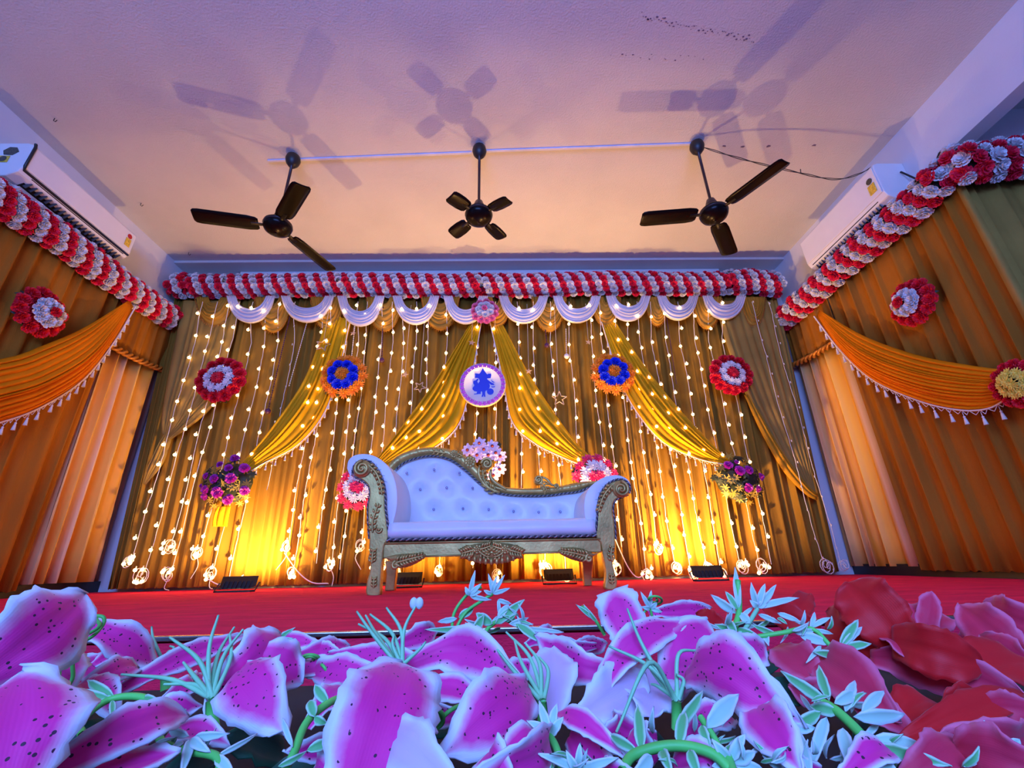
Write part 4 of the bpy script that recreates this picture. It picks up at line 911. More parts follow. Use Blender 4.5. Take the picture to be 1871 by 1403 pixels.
rosette('pink and white flower rosette half hidden behind the tall arm of the sofa', onY(658, 893, YR2), (0, -1, 0), rpx(36), hp(), 6, g, leaves=4)
rosette('pink and white flower rosette peeking over the low arm of the sofa', onY(1086, 873, YR2), (0, -1, 0), rpx(39), hp(), 7, g, leaves=4)
side = lambda cc: [(CARN['red'], 'red_carnation', 12, 0.82, 0.30, 0.2), (CARN['red'], 'red_carnation', 8, 0.5, 0.3, 0.25), (CARN['white'], 'white_carnation', 8, 0.38, 0.28, 0.55), (cc, 'red_carnation', 1, 0.02, 0.24, 0.85)]
rosette('deep red and white flower rosette on the curtained wall above the left swag', onX(66, 571, -3.96), (1, 0, 0), 0.195, side(CARN['red']), 8, 'wall rosettes', leaves=5)
rosette('deep red and white flower rosette on the curtained wall above the right swag', onX(1675, 553, 3.55), (-1, 0, 0), 0.185, side(CARN['red']), 9, 'wall rosettes', leaves=5)
rosette('red and yellow flower rosette at the right edge holding the swag', onX(1868, 700, 3.48), (-1, 0, 0), 0.15, [(CARN['red'], 'red_carnation', 12, 0.84, 0.28, 0.2), (AST['yellow'], 'yellow_aster', 9, 0.46, 0.28, 0.45), (AST['yellow'], 'yellow_aster', 2, 0.1, 0.28, 0.6)], 10, 'wall rosettes', leaves=5)
# purple rose bouquets --------------------------------------------------
def bouquet(label, cpx, R, roses, seed, tail):
    rnd = random.Random(seed); c = onY(*cpx, 4.56); t = thing('rose_bouquet', label, 'bouquet', c, 'purple rose bouquets'); nrm = np.array([0, -1.0, 0])
    b = MB(); b.ball(c+np.array([0, 0.02, 0]), R*0.75, 14, 8, (1, 0.4, 1)); b.build('leaf_base', M['leaf_dark'], t)
    for k in range(64):
        a = rnd.uniform(0, 6.28); rr = R*math.sqrt(rnd.random())*0.98; d = np.array([math.cos(a), 0, math.sin(a)])
        gold = rnd.random() < (0.45 if math.sin(a) > -0.2 else 0.75)
        link('gold_leaf_spray' if gold else 'leaf_spray', LEAFG if gold else LEAF6, t, loc=d*rr+nrm*(0.13*(1-(rr/R)**2)+0.05), rot=frame_rot(nrm+d*rr/R*1.1+np.array([rnd.uniform(-.3, .3), 0, rnd.uniform(-.3, .3)])), scale=R*rnd.uniform(0.16, 0.26))
    for x, y, r in roses:
        p = onY(x, y, 4.56)-c; q = np.linalg.norm(p)/R
        link('purple_rose', CARN['purple'], t, loc=p+nrm*(0.13*max(0, 1-q*q)+0.07), rot=frame_rot(nrm+p/R*0.8), scale=rpx(r)*0.9)
    if tail:
        drape('ribbon_tail', BK([(396, 926), (390, 945), (388, 962)], 4.6), BK([(422, 924), (418, 945), (415, 962)], 4.6), (0, -1, 0), 3, 0.02, 0.0, M['mustard'], '', parent=t, seed=3)
z = lambda pts: [(350+x/9.353, 820+y/9.353, r) for x, y, r in pts]
bouquet('purple rose bouquet tying the leftmost mustard drape, ribbon tail below', (424, 882), rpx(44), z([(840, 205, 8), (635, 320, 6), (800, 385, 7), (1015, 375, 9), (395, 505, 6), (590, 570, 8), (850, 560, 9), (275, 660, 4), (400, 735, 8), (625, 785, 10), (355, 835, 7), (1005, 740, 8), (740, 905, 8), (790, 860, 6)]), 61, True)
z2 = lambda pts: [(1100+x/4.009, 760+y/4.009, r) for x, y, r in pts]
bouquet('purple rose bouquet tying the rightmost mustard drape above the floodlight', (1343, 878), rpx(42), z2([(878, 382, 8), (942, 428, 9), (1008, 422, 8), (1118, 460, 7), (1005, 545, 8), (1088, 548, 6), (935, 360, 4)]), 62, False)
# white daisy bouquet behind the sofa
M['daisy'] = mat('daisy_white', srgb(236, 216, 232), 0.55, var=0.08, scale=10); M['daisy_c'] = mat('daisy_centre', srgb(120, 20, 30), 0.6)
DAISY = aster_mesh('daisy', M['daisy'], 71, M['daisy_c'], ((8, 1.0, 0.10, 0.55), (7, 0.75, 0.25, 0.42)))
c = onY(888, 838, 4.58); t = thing('daisy_bouquet', 'white daisy bouquet with dark centres behind the crest of the sofa', 'bouquet', c)
rnd = random.Random(9)
for k in range(14):
    a = rnd.uniform(0, 6.28); rr = rpx(36)*math.sqrt(rnd.random()); d = np.array([math.cos(a), 0, math.sin(a)])
    link('leaf_spray', LEAF6, t, loc=d*rr, rot=frame_rot(np.array([0, -1, 0])+d*0.6), scale=0.05)
for x, y in ((855, 823), (876, 811), (899, 816), (872, 832), (892, 832), (913, 834), (912, 857), (901, 868), (884, 822), (905, 828)):
    p = onY(x, y, 4.54)-c; link('daisy', DAISY, t, loc=p, rot=frame_rot(np.array([0, -1, 0])+p*2), scale=rpx(12))
# round emblem --------------------------------------------------------------
M['disc'] = mat('disc_white', (0.80, 0.80, 0.84), 0.45, var=0.02); M['lav'] = mat('scallop_purple', srgb(176, 70, 190), 0.5, var=0.3, scale=40); M['blue_print'] = mat('blue_print', srgb(14, 44, 205), 0.45, var=0.05); M['rim'] = mat('disc_rim', srgb(240, 210, 180), 0.5)
YE = 4.53
e = lambda x, y, Y=YE: onY(825+x/12.2, 645+y/12.2, Y)
c = e(690, 695); R = (e(1215, 695)[0]-e(165, 695)[0])/2
t = thing('round_emblem', 'round white plaque with blue seated elephant-headed figure and scalloped purple border', 'plaque', c)
b = MB(); b.lathe([(R*0.99, YE+0.035), (R, YE+0.02), (R*0.985, YE)], (c[0], 0, c[2]), 64, 'y'); b.build('rim', M['rim'], t)
b = MB(); b.lathe([(R*0.985, YE+0.01), (R*0.975, YE-0.004)], (c[0], 0, c[2]), 64, 'y'); b.build('face', M['disc'], t)
b = MB(); n = 30
for k in range(n):
    a = 2*PI*k/n; cc = (c[0]+R*0.872*math.cos(a), c[2]+R*0.872*math.sin(a)); poly = []
    for j in range(10):
        q = 2*PI*j/10; rr = R*(0.112 if j % 2 == 0 else 0.070); poly.append((cc[0]+rr*math.cos(q+a), cc[1]+rr*math.sin(q+a)))
    b.prism(poly, -0.004, (0, YE-0.004, 0))
b.build('scalloped_border', M['lav'], t, False)
t.children[-1]['kind'] = 'stuff'
sil = [(700, 340), (722, 388), (748, 420), (782, 470), (802, 480), (822, 463), (885, 463), (886, 510), (870, 566), (800, 566), (790, 582), (832, 620), (882, 655), (945, 688), (955, 712), (890, 716), (838, 678), (852, 712), (856, 742), (846, 780), (830, 802), (800, 830), (760, 846), (750, 882), (756, 980), (724, 976), (715, 932), (706, 976), (668, 976), (686, 920), (684, 872), (668, 852), (650, 872), (656, 912), (600, 916), (500, 926), (505, 910), (560, 905), (570, 862), (510, 852), (468, 812), (474, 772), (502, 745), (510, 712), (488, 690), (484, 640), (500, 624), (540, 612), (560, 590), (590, 572), (606, 590), (575, 632), (592, 686), (630, 632), (612, 580), (590, 562), (518, 556), (530, 520), (524, 458), (560, 460), (612, 466), (636, 452), (666, 400)]
b = MB(); b.prism([tuple(e(x, y)[[0, 2]]) for x, y in sil], -0.003, (0, YE-0.0045, 0)); b.build('figure', M['blue_print'], t, False, recalc=True)
for poly in ([(790+0, 860)], None):
    break
b = MB(); cc = e(865, 862); b.lathe([(0.0001, YE-0.0076), (R*0.142, YE-0.0076), (R*0.142, YE-0.0045)], (cc[0], 0, cc[2]), 22, 'y'); b.build('figure', M['blue_print'], t, False)
for pts in ([(878, 590), (905, 625), (962, 655), (935, 662), (895, 640)], [(880, 745), (925, 752), (972, 742), (960, 765), (900, 770)]):
    b = MB(); b.prism([tuple(e(x, y)[[0, 2]]) for x, y in pts], -0.003, (0, YE-0.0045, 0)); b.build('figure', M['blue_print'], t, False, recalc=True)
# floor-level loose cable loops by the curtain foot
for i, (pts, lb) in enumerate((([(1118, 970), (1135, 1010), (1150, 1040), (1165, 1055), (1180, 1048)], 'white cable trailing down to the floor right of the sofa'), ([(520, 1010), (545, 1045), (570, 1064), (600, 1066)], 'white cable trailing across the floor left of the sofa'), ([(380, 1058), (400, 1068), (425, 1066), (445, 1050)], 'loose cable looping behind the leftmost floodlight'))):
    b = MB(); P = []
    for x, y in pts:
        p = onY(x, y, 4.60); P.append((p[0], p[1], max(0.012, p[2])))
    b.tube(catmull(P, 24), 0.0055, 5); tag(b.build('loose_cable', M['wire']), lb, 'cable')
# ================================================================== FLOWERS IN FRONT OF THE STAGE
def uv_mat(name, build):
    m = bpy.data.materials.new(name); m.use_nodes = True; nt = m.node_tree
    build(nt, nt.nodes, nt.links, nt.nodes['Principled BSDF']); return m
def lily_nodes(c_in, c_out, edge=0.30, spots=True, transl=0.2):
    def f(nt, N, Lk, bs):
        bs.inputs['Roughness'].default_value = 0.6; bs.inputs['Sheen Weight'].default_value = 0.15
        uv = N.new('ShaderNodeUVMap'); sp = N.new('ShaderNodeSeparateXYZ'); Lk.new(uv.outputs[0], sp.inputs[0])
        tc = N.new('ShaderNodeTexCoord')
        nz = N.new('ShaderNodeTexNoise'); nz.inputs['Scale'].default_value = 60; nz.inputs['Detail'].default_value = 5; Lk.new(tc.outputs['Object'], nz.inputs['Vector'])
        # distance to the petal edge: u across (0..1), v along
        def math_(op, a, b=None, v=None):
            n = N.new('ShaderNodeMath'); n.operation = op
            for i, q in enumerate((a, b)):
                if q is None: continue
                if hasattr(q, 'links') or hasattr(q, 'is_linked'): Lk.new(q, n.inputs[i])
                else: n.inputs[i].default_value = q
            return n.outputs[0]
        a = math_('ABSOLUTE', math_('SUBTRACT', sp.outputs[0], 0.5)); a = math_('MULTIPLY', a, 2.0)
        tipv = math_('MULTIPLY', math_('MAXIMUM', math_('SUBTRACT', sp.outputs[1], 0.72), 0.0), 2.6)
        d = math_('ADD', math_('POWER', a, 1.6), tipv); d = math_('ADD', d, math_('MULTIPLY', math_('SUBTRACT', nz.outputs['Fac'], 0.5), 0.45))
        rp = N.new('ShaderNodeValToRGB'); cr = rp.color_ramp; cr.elements[0].position = 1-edge-0.36; cr.elements[0].color = c_in; cr.elements[1].position = 1-edge+0.10; cr.elements[1].color = c_out
        e = cr.elements.new(1-edge-0.12); e.color = tuple(0.6*x+0.4*y for x, y in zip(c_in[:3], c_out[:3]))+(1,)
        Lk.new(d, rp.inputs[0]); col = rp.outputs[0]
        if spots:
            vo = N.new('ShaderNodeTexVoronoi'); vo.inputs['Scale'].default_value = 210; Lk.new(tc.outputs['Object'], vo.inputs['Vector'])
            lt = math_('LESS_THAN', vo.outputs['Distance'], 0.20); n2 = N.new('ShaderNodeTexNoise'); n2.inputs['Scale'].default_value = 30; Lk.new(tc.outputs['Object'], n2.inputs['Vector'])
            ms = math_('MULTIPLY', lt, math_('GREATER_THAN', n2.outputs['Fac'], 0.44)); ms = math_('MULTIPLY', ms, math_('LESS_THAN', d, 0.62))
            mx = N.new('ShaderNodeMix'); mx.data_type = 'RGBA'; Lk.new(ms, mx.inputs[0]); Lk.new(col, mx.inputs[6]); mx.inputs[7].default_value = (0.05, 0.004, 0.03, 1); col = mx.outputs[2]
        Lk.new(col, bs.inputs['Base Color'])
        wv = N.new('ShaderNodeTexWave'); wv.inputs['Scale'].default_value = 9; wv.inputs['Distortion'].default_value = 2; Lk.new(uv.outputs[0], wv.inputs['Vector'])
        bp = N.new('ShaderNodeBump'); bp.inputs['Strength'].default_value = 0.05; bp.inputs['Distance'].default_value = 0.001; Lk.new(wv.outputs['Fac'], bp.inputs['Height']); Lk.new(bp.outputs[0], bs.inputs['Normal'])
        tr = N.new('ShaderNodeBsdfTranslucent'); Lk.new(col, tr.inputs['Color']); mxs = N.new('ShaderNodeMixShader'); mxs.inputs[0].default_value = transl
        Lk.new(bs.outputs[0], mxs.inputs[1]); Lk.new(tr.outputs[0], mxs.inputs[2]); Lk.new(mxs.outputs[0], N['Material Output'].inputs['Surface'])
    return f
WHT = (0.80, 0.78, 0.80, 1)
M['lily'] = uv_mat('lily_petal', lily_nodes(srgb(244, 40, 150), WHT))
M['lily_pale'] = uv_mat('pale_petal', lily_nodes(srgb(225, 190, 215), WHT, 0.4, False))
M['red_pet'] = uv_mat('red_petal', lily_nodes(srgb(228, 8, 14), srgb(216, 10, 20), 0.1, False, 0.3))
M['rose_pet'] = uv_mat('rose_petal', lily_nodes(srgb(226, 40, 78), srgb(244, 110, 140), 0.2, False, 0.25))
M['mint'] = uv_mat('mint_leaf', lily_nodes(srgb(104, 190, 110), srgb(196, 226, 196), 0.35, False, 0.2))
M['mint_pale'] = uv_mat('pale_mint_leaf', lily_nodes(srgb(178, 216, 190), srgb(222, 232, 226), 0.35, False, 0.2))
M['stem'] = mat('green_stem', srgb(92, 196, 84), 0.5, var=0.2, scale=20)
M['stem_pale'] = mat('pale_stem', srgb(140, 206, 150), 0.5, var=0.15, scale=20)
M['big_leaf'] = uv_mat('deep_green_leaf', lily_nodes(srgb(14, 70, 44), srgb(24, 96, 60), 0.2, False, 0.1))
M['soil'] = mat('dark_foam', (0.012, 0.016, 0.014), 0.9)

def G(x, y, Y): return onY(x, y, Y)
PROF = {'lily': lambda t: min(1.0, 0.30+1.55*t)*max(0.0, 1-max(0, (t-0.45)/0.55)**1.9)**0.85,
        'round': lambda t: (0.35+0.65*math.sin(PI*min(1, t*0.7+0.15)))*(1-max(0, t-0.70)**2/0.09)**0.5 if t < 1 else 0.0,
        'square': lambda t: (0.55+0.45*min(1, t*2))*(1 if t < 0.93 else 0.8),
        'leaf': lambda t: max(0.03, 1.93*(t**0.62)*(1-t)**0.95)}
def petal(parent, base, tip, wpx, m, name='petal', arch=0.012, roll=0.0, prof='lily', cup=0.12, wave=0.075, mid=None, seed=0, nv=22, nu=11, droop=0.0, crs=0.5):
    """base, tip, mid: (px, py, Y); wpx: width in picture pixels at the middle; roll turns the blade about its axis"""
    rnd = random.Random(seed*7+int(base[0])+int(tip[1])); a = G(*base); c = G(*tip); P = [a, c]
    if mid: P = [a, G(*mid), c]
    C_ = catmull(P, nv); mdl = C_[nv//2]; dist = float(np.dot(mdl-_C, _fw)); W = wpx/F_PX*dist
    ax = (c-a)/np.linalg.norm(c-a); view = (_C-mdl)/np.linalg.norm(_C-mdl)
    side = np.cross(ax, view); side /= np.linalg.norm(side); nrm = np.cross(side, ax)
    s2 = math.cos(roll)*side+math.sin(roll)*nrm; n2 = -math.sin(roll)*side+math.cos(roll)*nrm
    ph = rnd.uniform(0, 6); Q = np.zeros((nv, nu, 3))
    for i in range(nv):
        t = i/(nv-1); w = W*0.5*PROF[prof](t)
        up = n2*arch*math.sin(PI*t)-np.array([0, 0, droop*t*t])
        for j in range(nu):
            u = -1+2*j/(nu-1); e = abs(u)
            q = C_[i]+s2*w*u+up+n2*(cup*w*(u*u-0.3)+wave*W*e**2*(math.sin(t*10+ph+2.0*(u > 0))+0.5*math.sin(t*23+2*ph+u))-0.10*W*PROF[prof](t)*math.exp(-(u/0.12)**2)*crs)-s2*0.15*wave*W*e*math.sin(t*17+ph)
            if e > 0.99: q = q+s2*u*rnd.uniform(-0.03, 0.03)*W
            Q[i, j] = q
    b = MB(); b.grid(Q); o = b.build(name, m, parent, solid=0.0012 if W > 0.02 else 0.0008)
    lay = o.data.uv_layers.new(name='UVMap'); vi = np.zeros(len(o.data.loops), dtype=np.int32); o.data.loops.foreach_get('vertex_index', vi)
    uvs = np.zeros((len(vi), 2)); uvs[:, 0] = (vi % nu)/(nu-1); uvs[:, 1] = (vi//nu)/(nv-1); lay.data.foreach_set('uv', uvs.ravel())
    return o
def stem(parent, pts, r, m, name='stem'):
    b = MB(); b.tube(catmull([G(*p) for p in pts], max(10, 8*len(pts))), r, 7); return b.build(name, m, parent)
def flower(label, c, petals, m='lily', cat='flower', name='lily_flower', group='artificial lilies in the front bed'):
    t = thing(name, label, cat, tuple(G(*c)), group)
    for k, p in enumerate(petals):
        kw = dict(p[3]) if len(p) > 3 else {}
        mm = kw.pop('m', m); petal(t, p[0], p[1], p[2], M[mm], seed=k, **kw)
    return t
def grass(label, base, tips, m='stem_pale', r=0.0016, heart=None):
    t = thing('grass_spray', label, 'grass spray', tuple(G(*base)), 'thin grass sprays in the front bed')
    for k, tp in enumerate(tips):
        b0 = G(base[0]+((k*7) % 9-4), base[1], base[2]); c = G(*tp[:3]); mid = (b0+c)/2+np.array([(0.006 if k % 2 else -0.005), 0, 0.004+(tp[3] if len(tp) > 3 else 0)])
        b = MB(); b.tube(catmull([b0, mid, c], 14), [r*1.2, r*1.1, r*0.6], 6); b.build('blade', M[m], t)
        if heart == k:
            for s in (-1, 1):
                b = MB(); b.ball(c+np.array([s*0.0028, 0, 0.001]), 0.0045, 8, 6, (0.9, 0.6, 1.2)); b.build('bud', M['mint_pale'], t)
    b = MB(); b.tube([G(base[0], base[1]+4, base[2]), G(base[0]+3, base[1]+55, base[2])], [r*2.4, r*3.2], 7); b.build('stalk', M['stem'], t)
    return t
def sprig(label, path, leaves, m='mint', r=0.0018, group='leafy sprigs in the front bed', stem_m='stem'):
    """path: stem points; leaves: (base, tip, width px[, material])"""
    t = thing('leaf_sprig', label, 'leaf sprig', tuple(G(*path[0])), group)
    stem(t, path, r, M[stem_m])
    for k, L in enumerate(leaves):
        petal(t, L[0], L[1], L[2]*(0.78 if L[2] > 28 else 1.0), M[L[3] if len(L) > 3 else m], 'leaf', arch=0.003, prof='leaf', cup=0.25, wave=0.02, seed=k, nv=9, nu=5, roll=(L[4] if len(L) > 4 else 0.25*math.sin(k*2.3)))
    return t
def star_leaves(c, tips, w, Y, m):
    return [((c[0], c[1], Y), (x, y, Y+(dy if dy else 0)), w, m) for x, y, dy in tips]
def coil(label, c, Y, rpx_, turns, tail, sq=0.55):
    t = thing('tendril', label, 'tendril', tuple(G(*c, Y)), 'curled tendrils in the front bed'); n = int(turns*22); P = []
    for i in range(n):
        q = i/(n-1); a = -0.6+2*PI*turns*q; r = rpx_*(0.35+0.65*q); P.append(G(c[0]+r*math.cos(a), c[1]+sq*r*math.sin(a), Y+0.012*math.sin(a)))
    for p in tail: P.append(G(*p))
    P = np.array(P); P[n:] = catmull(P[n-1:], len(P)-n+1)[1:] if len(tail) > 2 else P[n:]
    b = MB(); b.tube(catmull(P, n*2), 0.0015, 6); b.build('curl', M['stem'], t); return t

# the trough that carries the arrangement
b = MB(); b.box((-1.5, 0.16, -0.75), (1.5, 0.74, 0.03)); tag(b.build('flower_trough', M['soil'], smooth=False, bevel=0.02), 'dark flower trough in front of the stage under the blossoms', 'planter')

# ---- lilies
flower('lily with a broad pink petal rising at the left edge of the picture', (-40, 1260, 0.40), [
    ((-70, 1262, 0.34), (156, 1084, 0.40), 168, dict(arch=0.018, cup=-0.10, roll=-0.2)),
    ((40, 1190, 0.46), (20, 1300, 0.40), 90, dict(arch=0.01)),
    ((85, 1310, 0.41), (122, 1172, 0.46), 84, dict(arch=0.008, cup=-0.2)),
    ((120, 1135, 0.52), (292, 1226, 0.58), 66, dict(arch=0.016, roll=0.5, m='lily'))])
flower('lily at the bottom left corner with one big petal edged in white', (20, 1440, 0.28), [
    ((-20, 1520, 0.25), (42, 1226, 0.30), 230, dict(arch=0.012, cup=-0.15)),
    ((50, 1440, 0.29), (345, 1308, 0.36), 86, dict(arch=0.02, roll=0.4)),
    ((100, 1430, 0.30), (330, 1372, 0.33), 80, dict(arch=0.0, roll=0.8))])
flower('lily with long narrow petals behind the curly vine at left', (330, 1230, 0.55), [
    ((195, 1272, 0.50), (452, 1160, 0.62), 46, dict(arch=0.014, roll=0.35)),
    ((220, 1250, 0.56), (150, 1205, 0.6), 48, dict(arch=0.01)),
    ((290, 1290, 0.46), (360, 1260, 0.50), 44, dict(roll=0.6)), ((320, 1285, 0.48), (370, 1240, 0.52), 40, {})])
flower('lily with a drooping spotted petal between the two thin grass sprays', (440, 1270, 0.45), [
    ((395, 1268, 0.44), (512, 1158, 0.50), 112, dict(arch=0.018, cup=-0.2, roll=-0.2)),
    ((455, 1190, 0.46), (552, 1250, 0.48), 90, dict(arch=0.01, roll=0.4)),
    ((440, 1225, 0.45), (520, 1345, 0.38), 118, dict(arch=0.022, cup=-0.25)),
    ((400, 1215, 0.48), (376, 1320, 0.42), 70, dict(arch=0.01, roll=0.5))])
flower('low lily with thin wavy petals left of the tall front petal', (610, 1230, 0.54), [
    ((512, 1238, 0.52), (646, 1222, 0.52), 40, dict(arch=0.012, roll=0.5, wave=0.12)),
    ((560, 1228, 0.52), (722, 1252, 0.48), 60, dict(arch=0.016, roll=0.3, wave=0.1)),
    ((600, 1198, 0.64), (790, 1210, 0.60), 44, dict(arch=0.012, roll=0.3)), ((640, 1205, 0.66), (560, 1180, 0.70), 34, dict(arch=0.01))])
flower('lily with one tall spotted petal standing in the front middle', (690, 1440, 0.32), [
    ((655, 1450, 0.29), (736, 1212, 0.38), 186, dict(arch=0.016, cup=-0.12, prof='round')),
    ((830, 1440, 0.28), (712, 1336, 0.33), 100, dict(m='lily_pale', arch=0.012, cup=-0.2)),
    ((640, 1440, 0.33), (585, 1390, 0.36), 60, dict(roll=0.4))])
flower('lily with an arched petal reaching over the heart-tipped grass spray', (860, 1240, 0.50), [
    ((738, 1216, 0.48), (972, 1262, 0.44), 82, dict(arch=0.030, roll=0.15, mid=(860, 1200, 0.50))),
    ((720, 1180, 0.60), (800, 1150, 0.66), 46, dict(arch=0.01)), ((760, 1265, 0.46), (900, 1290, 0.44), 60, dict(roll=0.7, m='lily')),
    ((966, 1256, 0.42), (806, 1384, 0.34), 138, dict(arch=0.020, cup=-0.2)), ((1000, 1330, 0.36), (850, 1420, 0.30), 90, dict(arch=0.02, roll=0.5))])
flower('large open lily right of the middle with one petal standing upright', (1160, 1280, 0.48), [
    ((1168, 1205, 0.54), (1118, 1078, 0.58), 80, dict(arch=0.004, prof='square', cup=-0.1)),
    ((1072, 1292, 0.44), (1262, 1132, 0.50), 62, dict(arch=0.014, mid=(1150, 1195, 0.46), roll=0.3)),
    ((1215, 1275, 0.45), (1292, 1132, 0.50), 118, dict(arch=0.014, cup=-0.2)),
    ((1130, 1226, 0.50), (976, 1160, 0.56), 70, dict(arch=-0.008, mid=(1050, 1216, 0.50))),
    ((1010, 1310, 0.44), (1012, 1180, 0.52), 90, dict(m='lily_pale', arch=0.006)),
    ((1060, 1310, 0.42), (1180, 1230, 0.46), 96, dict(m='lily_pale', arch=0.004)), ((1190, 1310, 0.42), (1190, 1215, 0.47), 110, dict(m='lily_pale', arch=0.0))])
flower('lily with a broad drooping spotted petal below the big leafy sprig', (1330, 1270, 0.42), [
    ((1252, 1236, 0.43), (1478, 1330, 0.35), 124, dict(arch=0.034, mid=(1362, 1232, 0.40), cup=-0.2)),
    ((1300, 1210, 0.46), (1400, 1180, 0.50), 60, dict(arch=0.012)), ((1380, 1290, 0.37), (1470, 1420, 0.31), 100, dict(arch=0.012)),
    ((1185, 1120, 0.70), (1300, 1110, 0.74), 34, dict(arch=0.01))])
flower('lily with a thin curled petal low in the front, right of the middle', (1060, 1380, 0.37), [
    ((1010, 1308, 0.39), (1152, 1392, 0.34), 44, dict(arch=0.016, roll=0.4)), ((1040, 1345, 0.38), (1120, 1430, 0.34), 100, dict(arch=0.0)),
    ((1140, 1310, 0.42), (1080, 1360, 0.40), 60, dict(roll=0.5)), ((940, 1450, 0.30), (900, 1372, 0.33), 80, dict(roll=0.3)), ((1200, 1390, 0.36), (1160, 1330, 0.38), 70, dict(roll=0.3))])
flower('small half-hidden lily behind the left leafy sprig clump', (950, 1165, 0.75), [
    ((1020, 1190, 0.66), (1110, 1175, 0.70), 34, dict(arch=0.012)), ((900, 1190, 0.70), (820, 1180, 0.74), 36, dict(arch=0.012)), ((960, 1180, 0.70), (1010, 1150, 0.78), 30, {})])
# ---- red blossoms on the right
RG = 'red blossoms in the front bed'
flower('bright red blossom with a large rounded petal beside the right sprigs', (1610, 1190, 0.50), [
    ((1648, 1172, 0.48), (1548, 1064, 0.52), 104, dict(prof='round', arch=0.012)),
    ((1604, 1200, 0.50), (1510, 1118, 0.56), 72, dict(prof='round', m='red_pet', arch=0.01, roll=0.6)),
    ((1630, 1170, 0.48), (1800, 1216, 0.44), 84, dict(arch=0.024, prof='round')),
    ((1600, 1160, 0.50), (1700, 1240, 0.46), 50, dict(roll=0.8, m='rose_pet'))], 'red_pet', name='red_blossom', group=RG)
flower('pinkish red blossom with overlapping petals at the right edge', (1840, 1180, 0.55), [
    ((1885, 1215, 0.52), (1752, 1104, 0.58), 82, dict(arch=0.012)), ((1900, 1150, 0.56), (1800, 1112, 0.62), 70, dict(prof='round')),
    ((1690, 1170, 0.62), (1702, 1080, 0.64), 34, dict(prof='round', arch=0.002)), ((1650, 1165, 0.62), (1720, 1120, 0.66), 70, dict(prof='round', roll=0.4)), ((1900, 1230, 0.5), (1790, 1160, 0.54), 60, {})], 'rose_pet', name='red_blossom', group=RG)
flower('wide red blossom with ribbed petals right of the large pale sprig', (1640, 1270, 0.46), [
    ((1480, 1190, 0.50), (1648, 1320, 0.40), 104, dict(arch=0.014, roll=0.2)), ((1420, 1180, 0.52), (1500, 1260, 0.46), 80, dict(roll=0.4)),
    ((1590, 1200, 0.50), (1890, 1282, 0.42), 92, dict(arch=0.018, mid=(1730, 1225, 0.47), m='rose_pet')), ((1700, 1240, 0.48), (1900, 1210, 0.50), 90, dict(m='red_pet', arch=0.012, roll=0.5)),
    ((1760, 1270, 0.44), (1690, 1300, 0.42), 90, dict(m='red_pet', roll=0.7))], 'rose_pet', name='red_blossom', group=RG)
flower('red blossom low at the bottom right corner of the picture', (1800, 1360, 0.34), [
    ((1650, 1350, 0.37), (1872, 1268, 0.41), 56, dict(m='red_pet', arch=0.012, roll=0.2)), ((1900, 1300, 0.38), (1780, 1292, 0.40), 60, dict(m='rose_pet')),
    ((1890, 1330, 0.36), (1680, 1350, 0.36), 90, dict(m='rose_pet', roll=0.5, arch=0.015)), ((1930, 1420, 0.30), (1740, 1362, 0.34), 110, dict(m='rose_pet', arch=0.01)), ((1640, 1440, 0.32), (1760, 1360, 0.35), 80, dict(m='rose_pet'))], 'red_pet', name='red_blossom', group=RG)
flower('small red blossom behind the white-tipped sprig right of the sofa', (1420, 1130, 0.72), [
    ((1500, 1150, 0.66), (1392, 1106, 0.72), 50, dict(arch=0.01)), ((1340, 1165, 0.66), (1272, 1122, 0.70), 44, dict(prof='round')), ((1430, 1150, 0.70), (1480, 1085, 0.75), 36, dict(prof='round'))], 'red_pet', name='red_blossom', group=RG)
# ---- grass sprays
grass('thin grass spray with long blades between the curly vine and the spotted lily', (386, 1275, 0.42), [(399, 1124, 0.45), (310, 1164, 0.44), (444, 1150, 0.46), (222, 1232, 0.46), (428, 1146, 0.47), (420, 1160, 0.46), (335, 1210, 0.45), (300, 1250, 0.44)])
grass('thin grass spray with a heart-shaped tip in front of the carpet', (733, 1218, 0.46), [(652, 1117, 0.48), (706, 1110, 0.48), (761, 1104, 0.48), (778, 1172, 0.46), (668, 1124, 0.50), (676, 1122, 0.49), (720, 1160, 0.47), (655, 1140, 0.5), (700, 1240, 0.44)], heart=2)
grass('thin grass spray falling left of the large open lily', (990, 1278, 0.42), [(905, 1182, 0.46), (925, 1155, 0.48), (940, 1170, 0.47), (960, 1175, 0.46), (915, 1195, 0.45), (985, 1200, 0.45)])
grass('thin grass spray growing out of the large open lily', (1236, 1278, 0.42), [(1146, 1112, 0.46), (1112, 1180, 0.44), (1272, 1188, 0.44, 0.01), (1126, 1338, 0.38, 0.03), (1180, 1202, 0.45), (1235, 1232, 0.42), (1190, 1250, 0.43)])
grass('two short bent blades left of the curled grass', (300, 1205, 0.60), [(277, 1144, 0.60), (310, 1180, 0.60), (330, 1190, 0.58)])
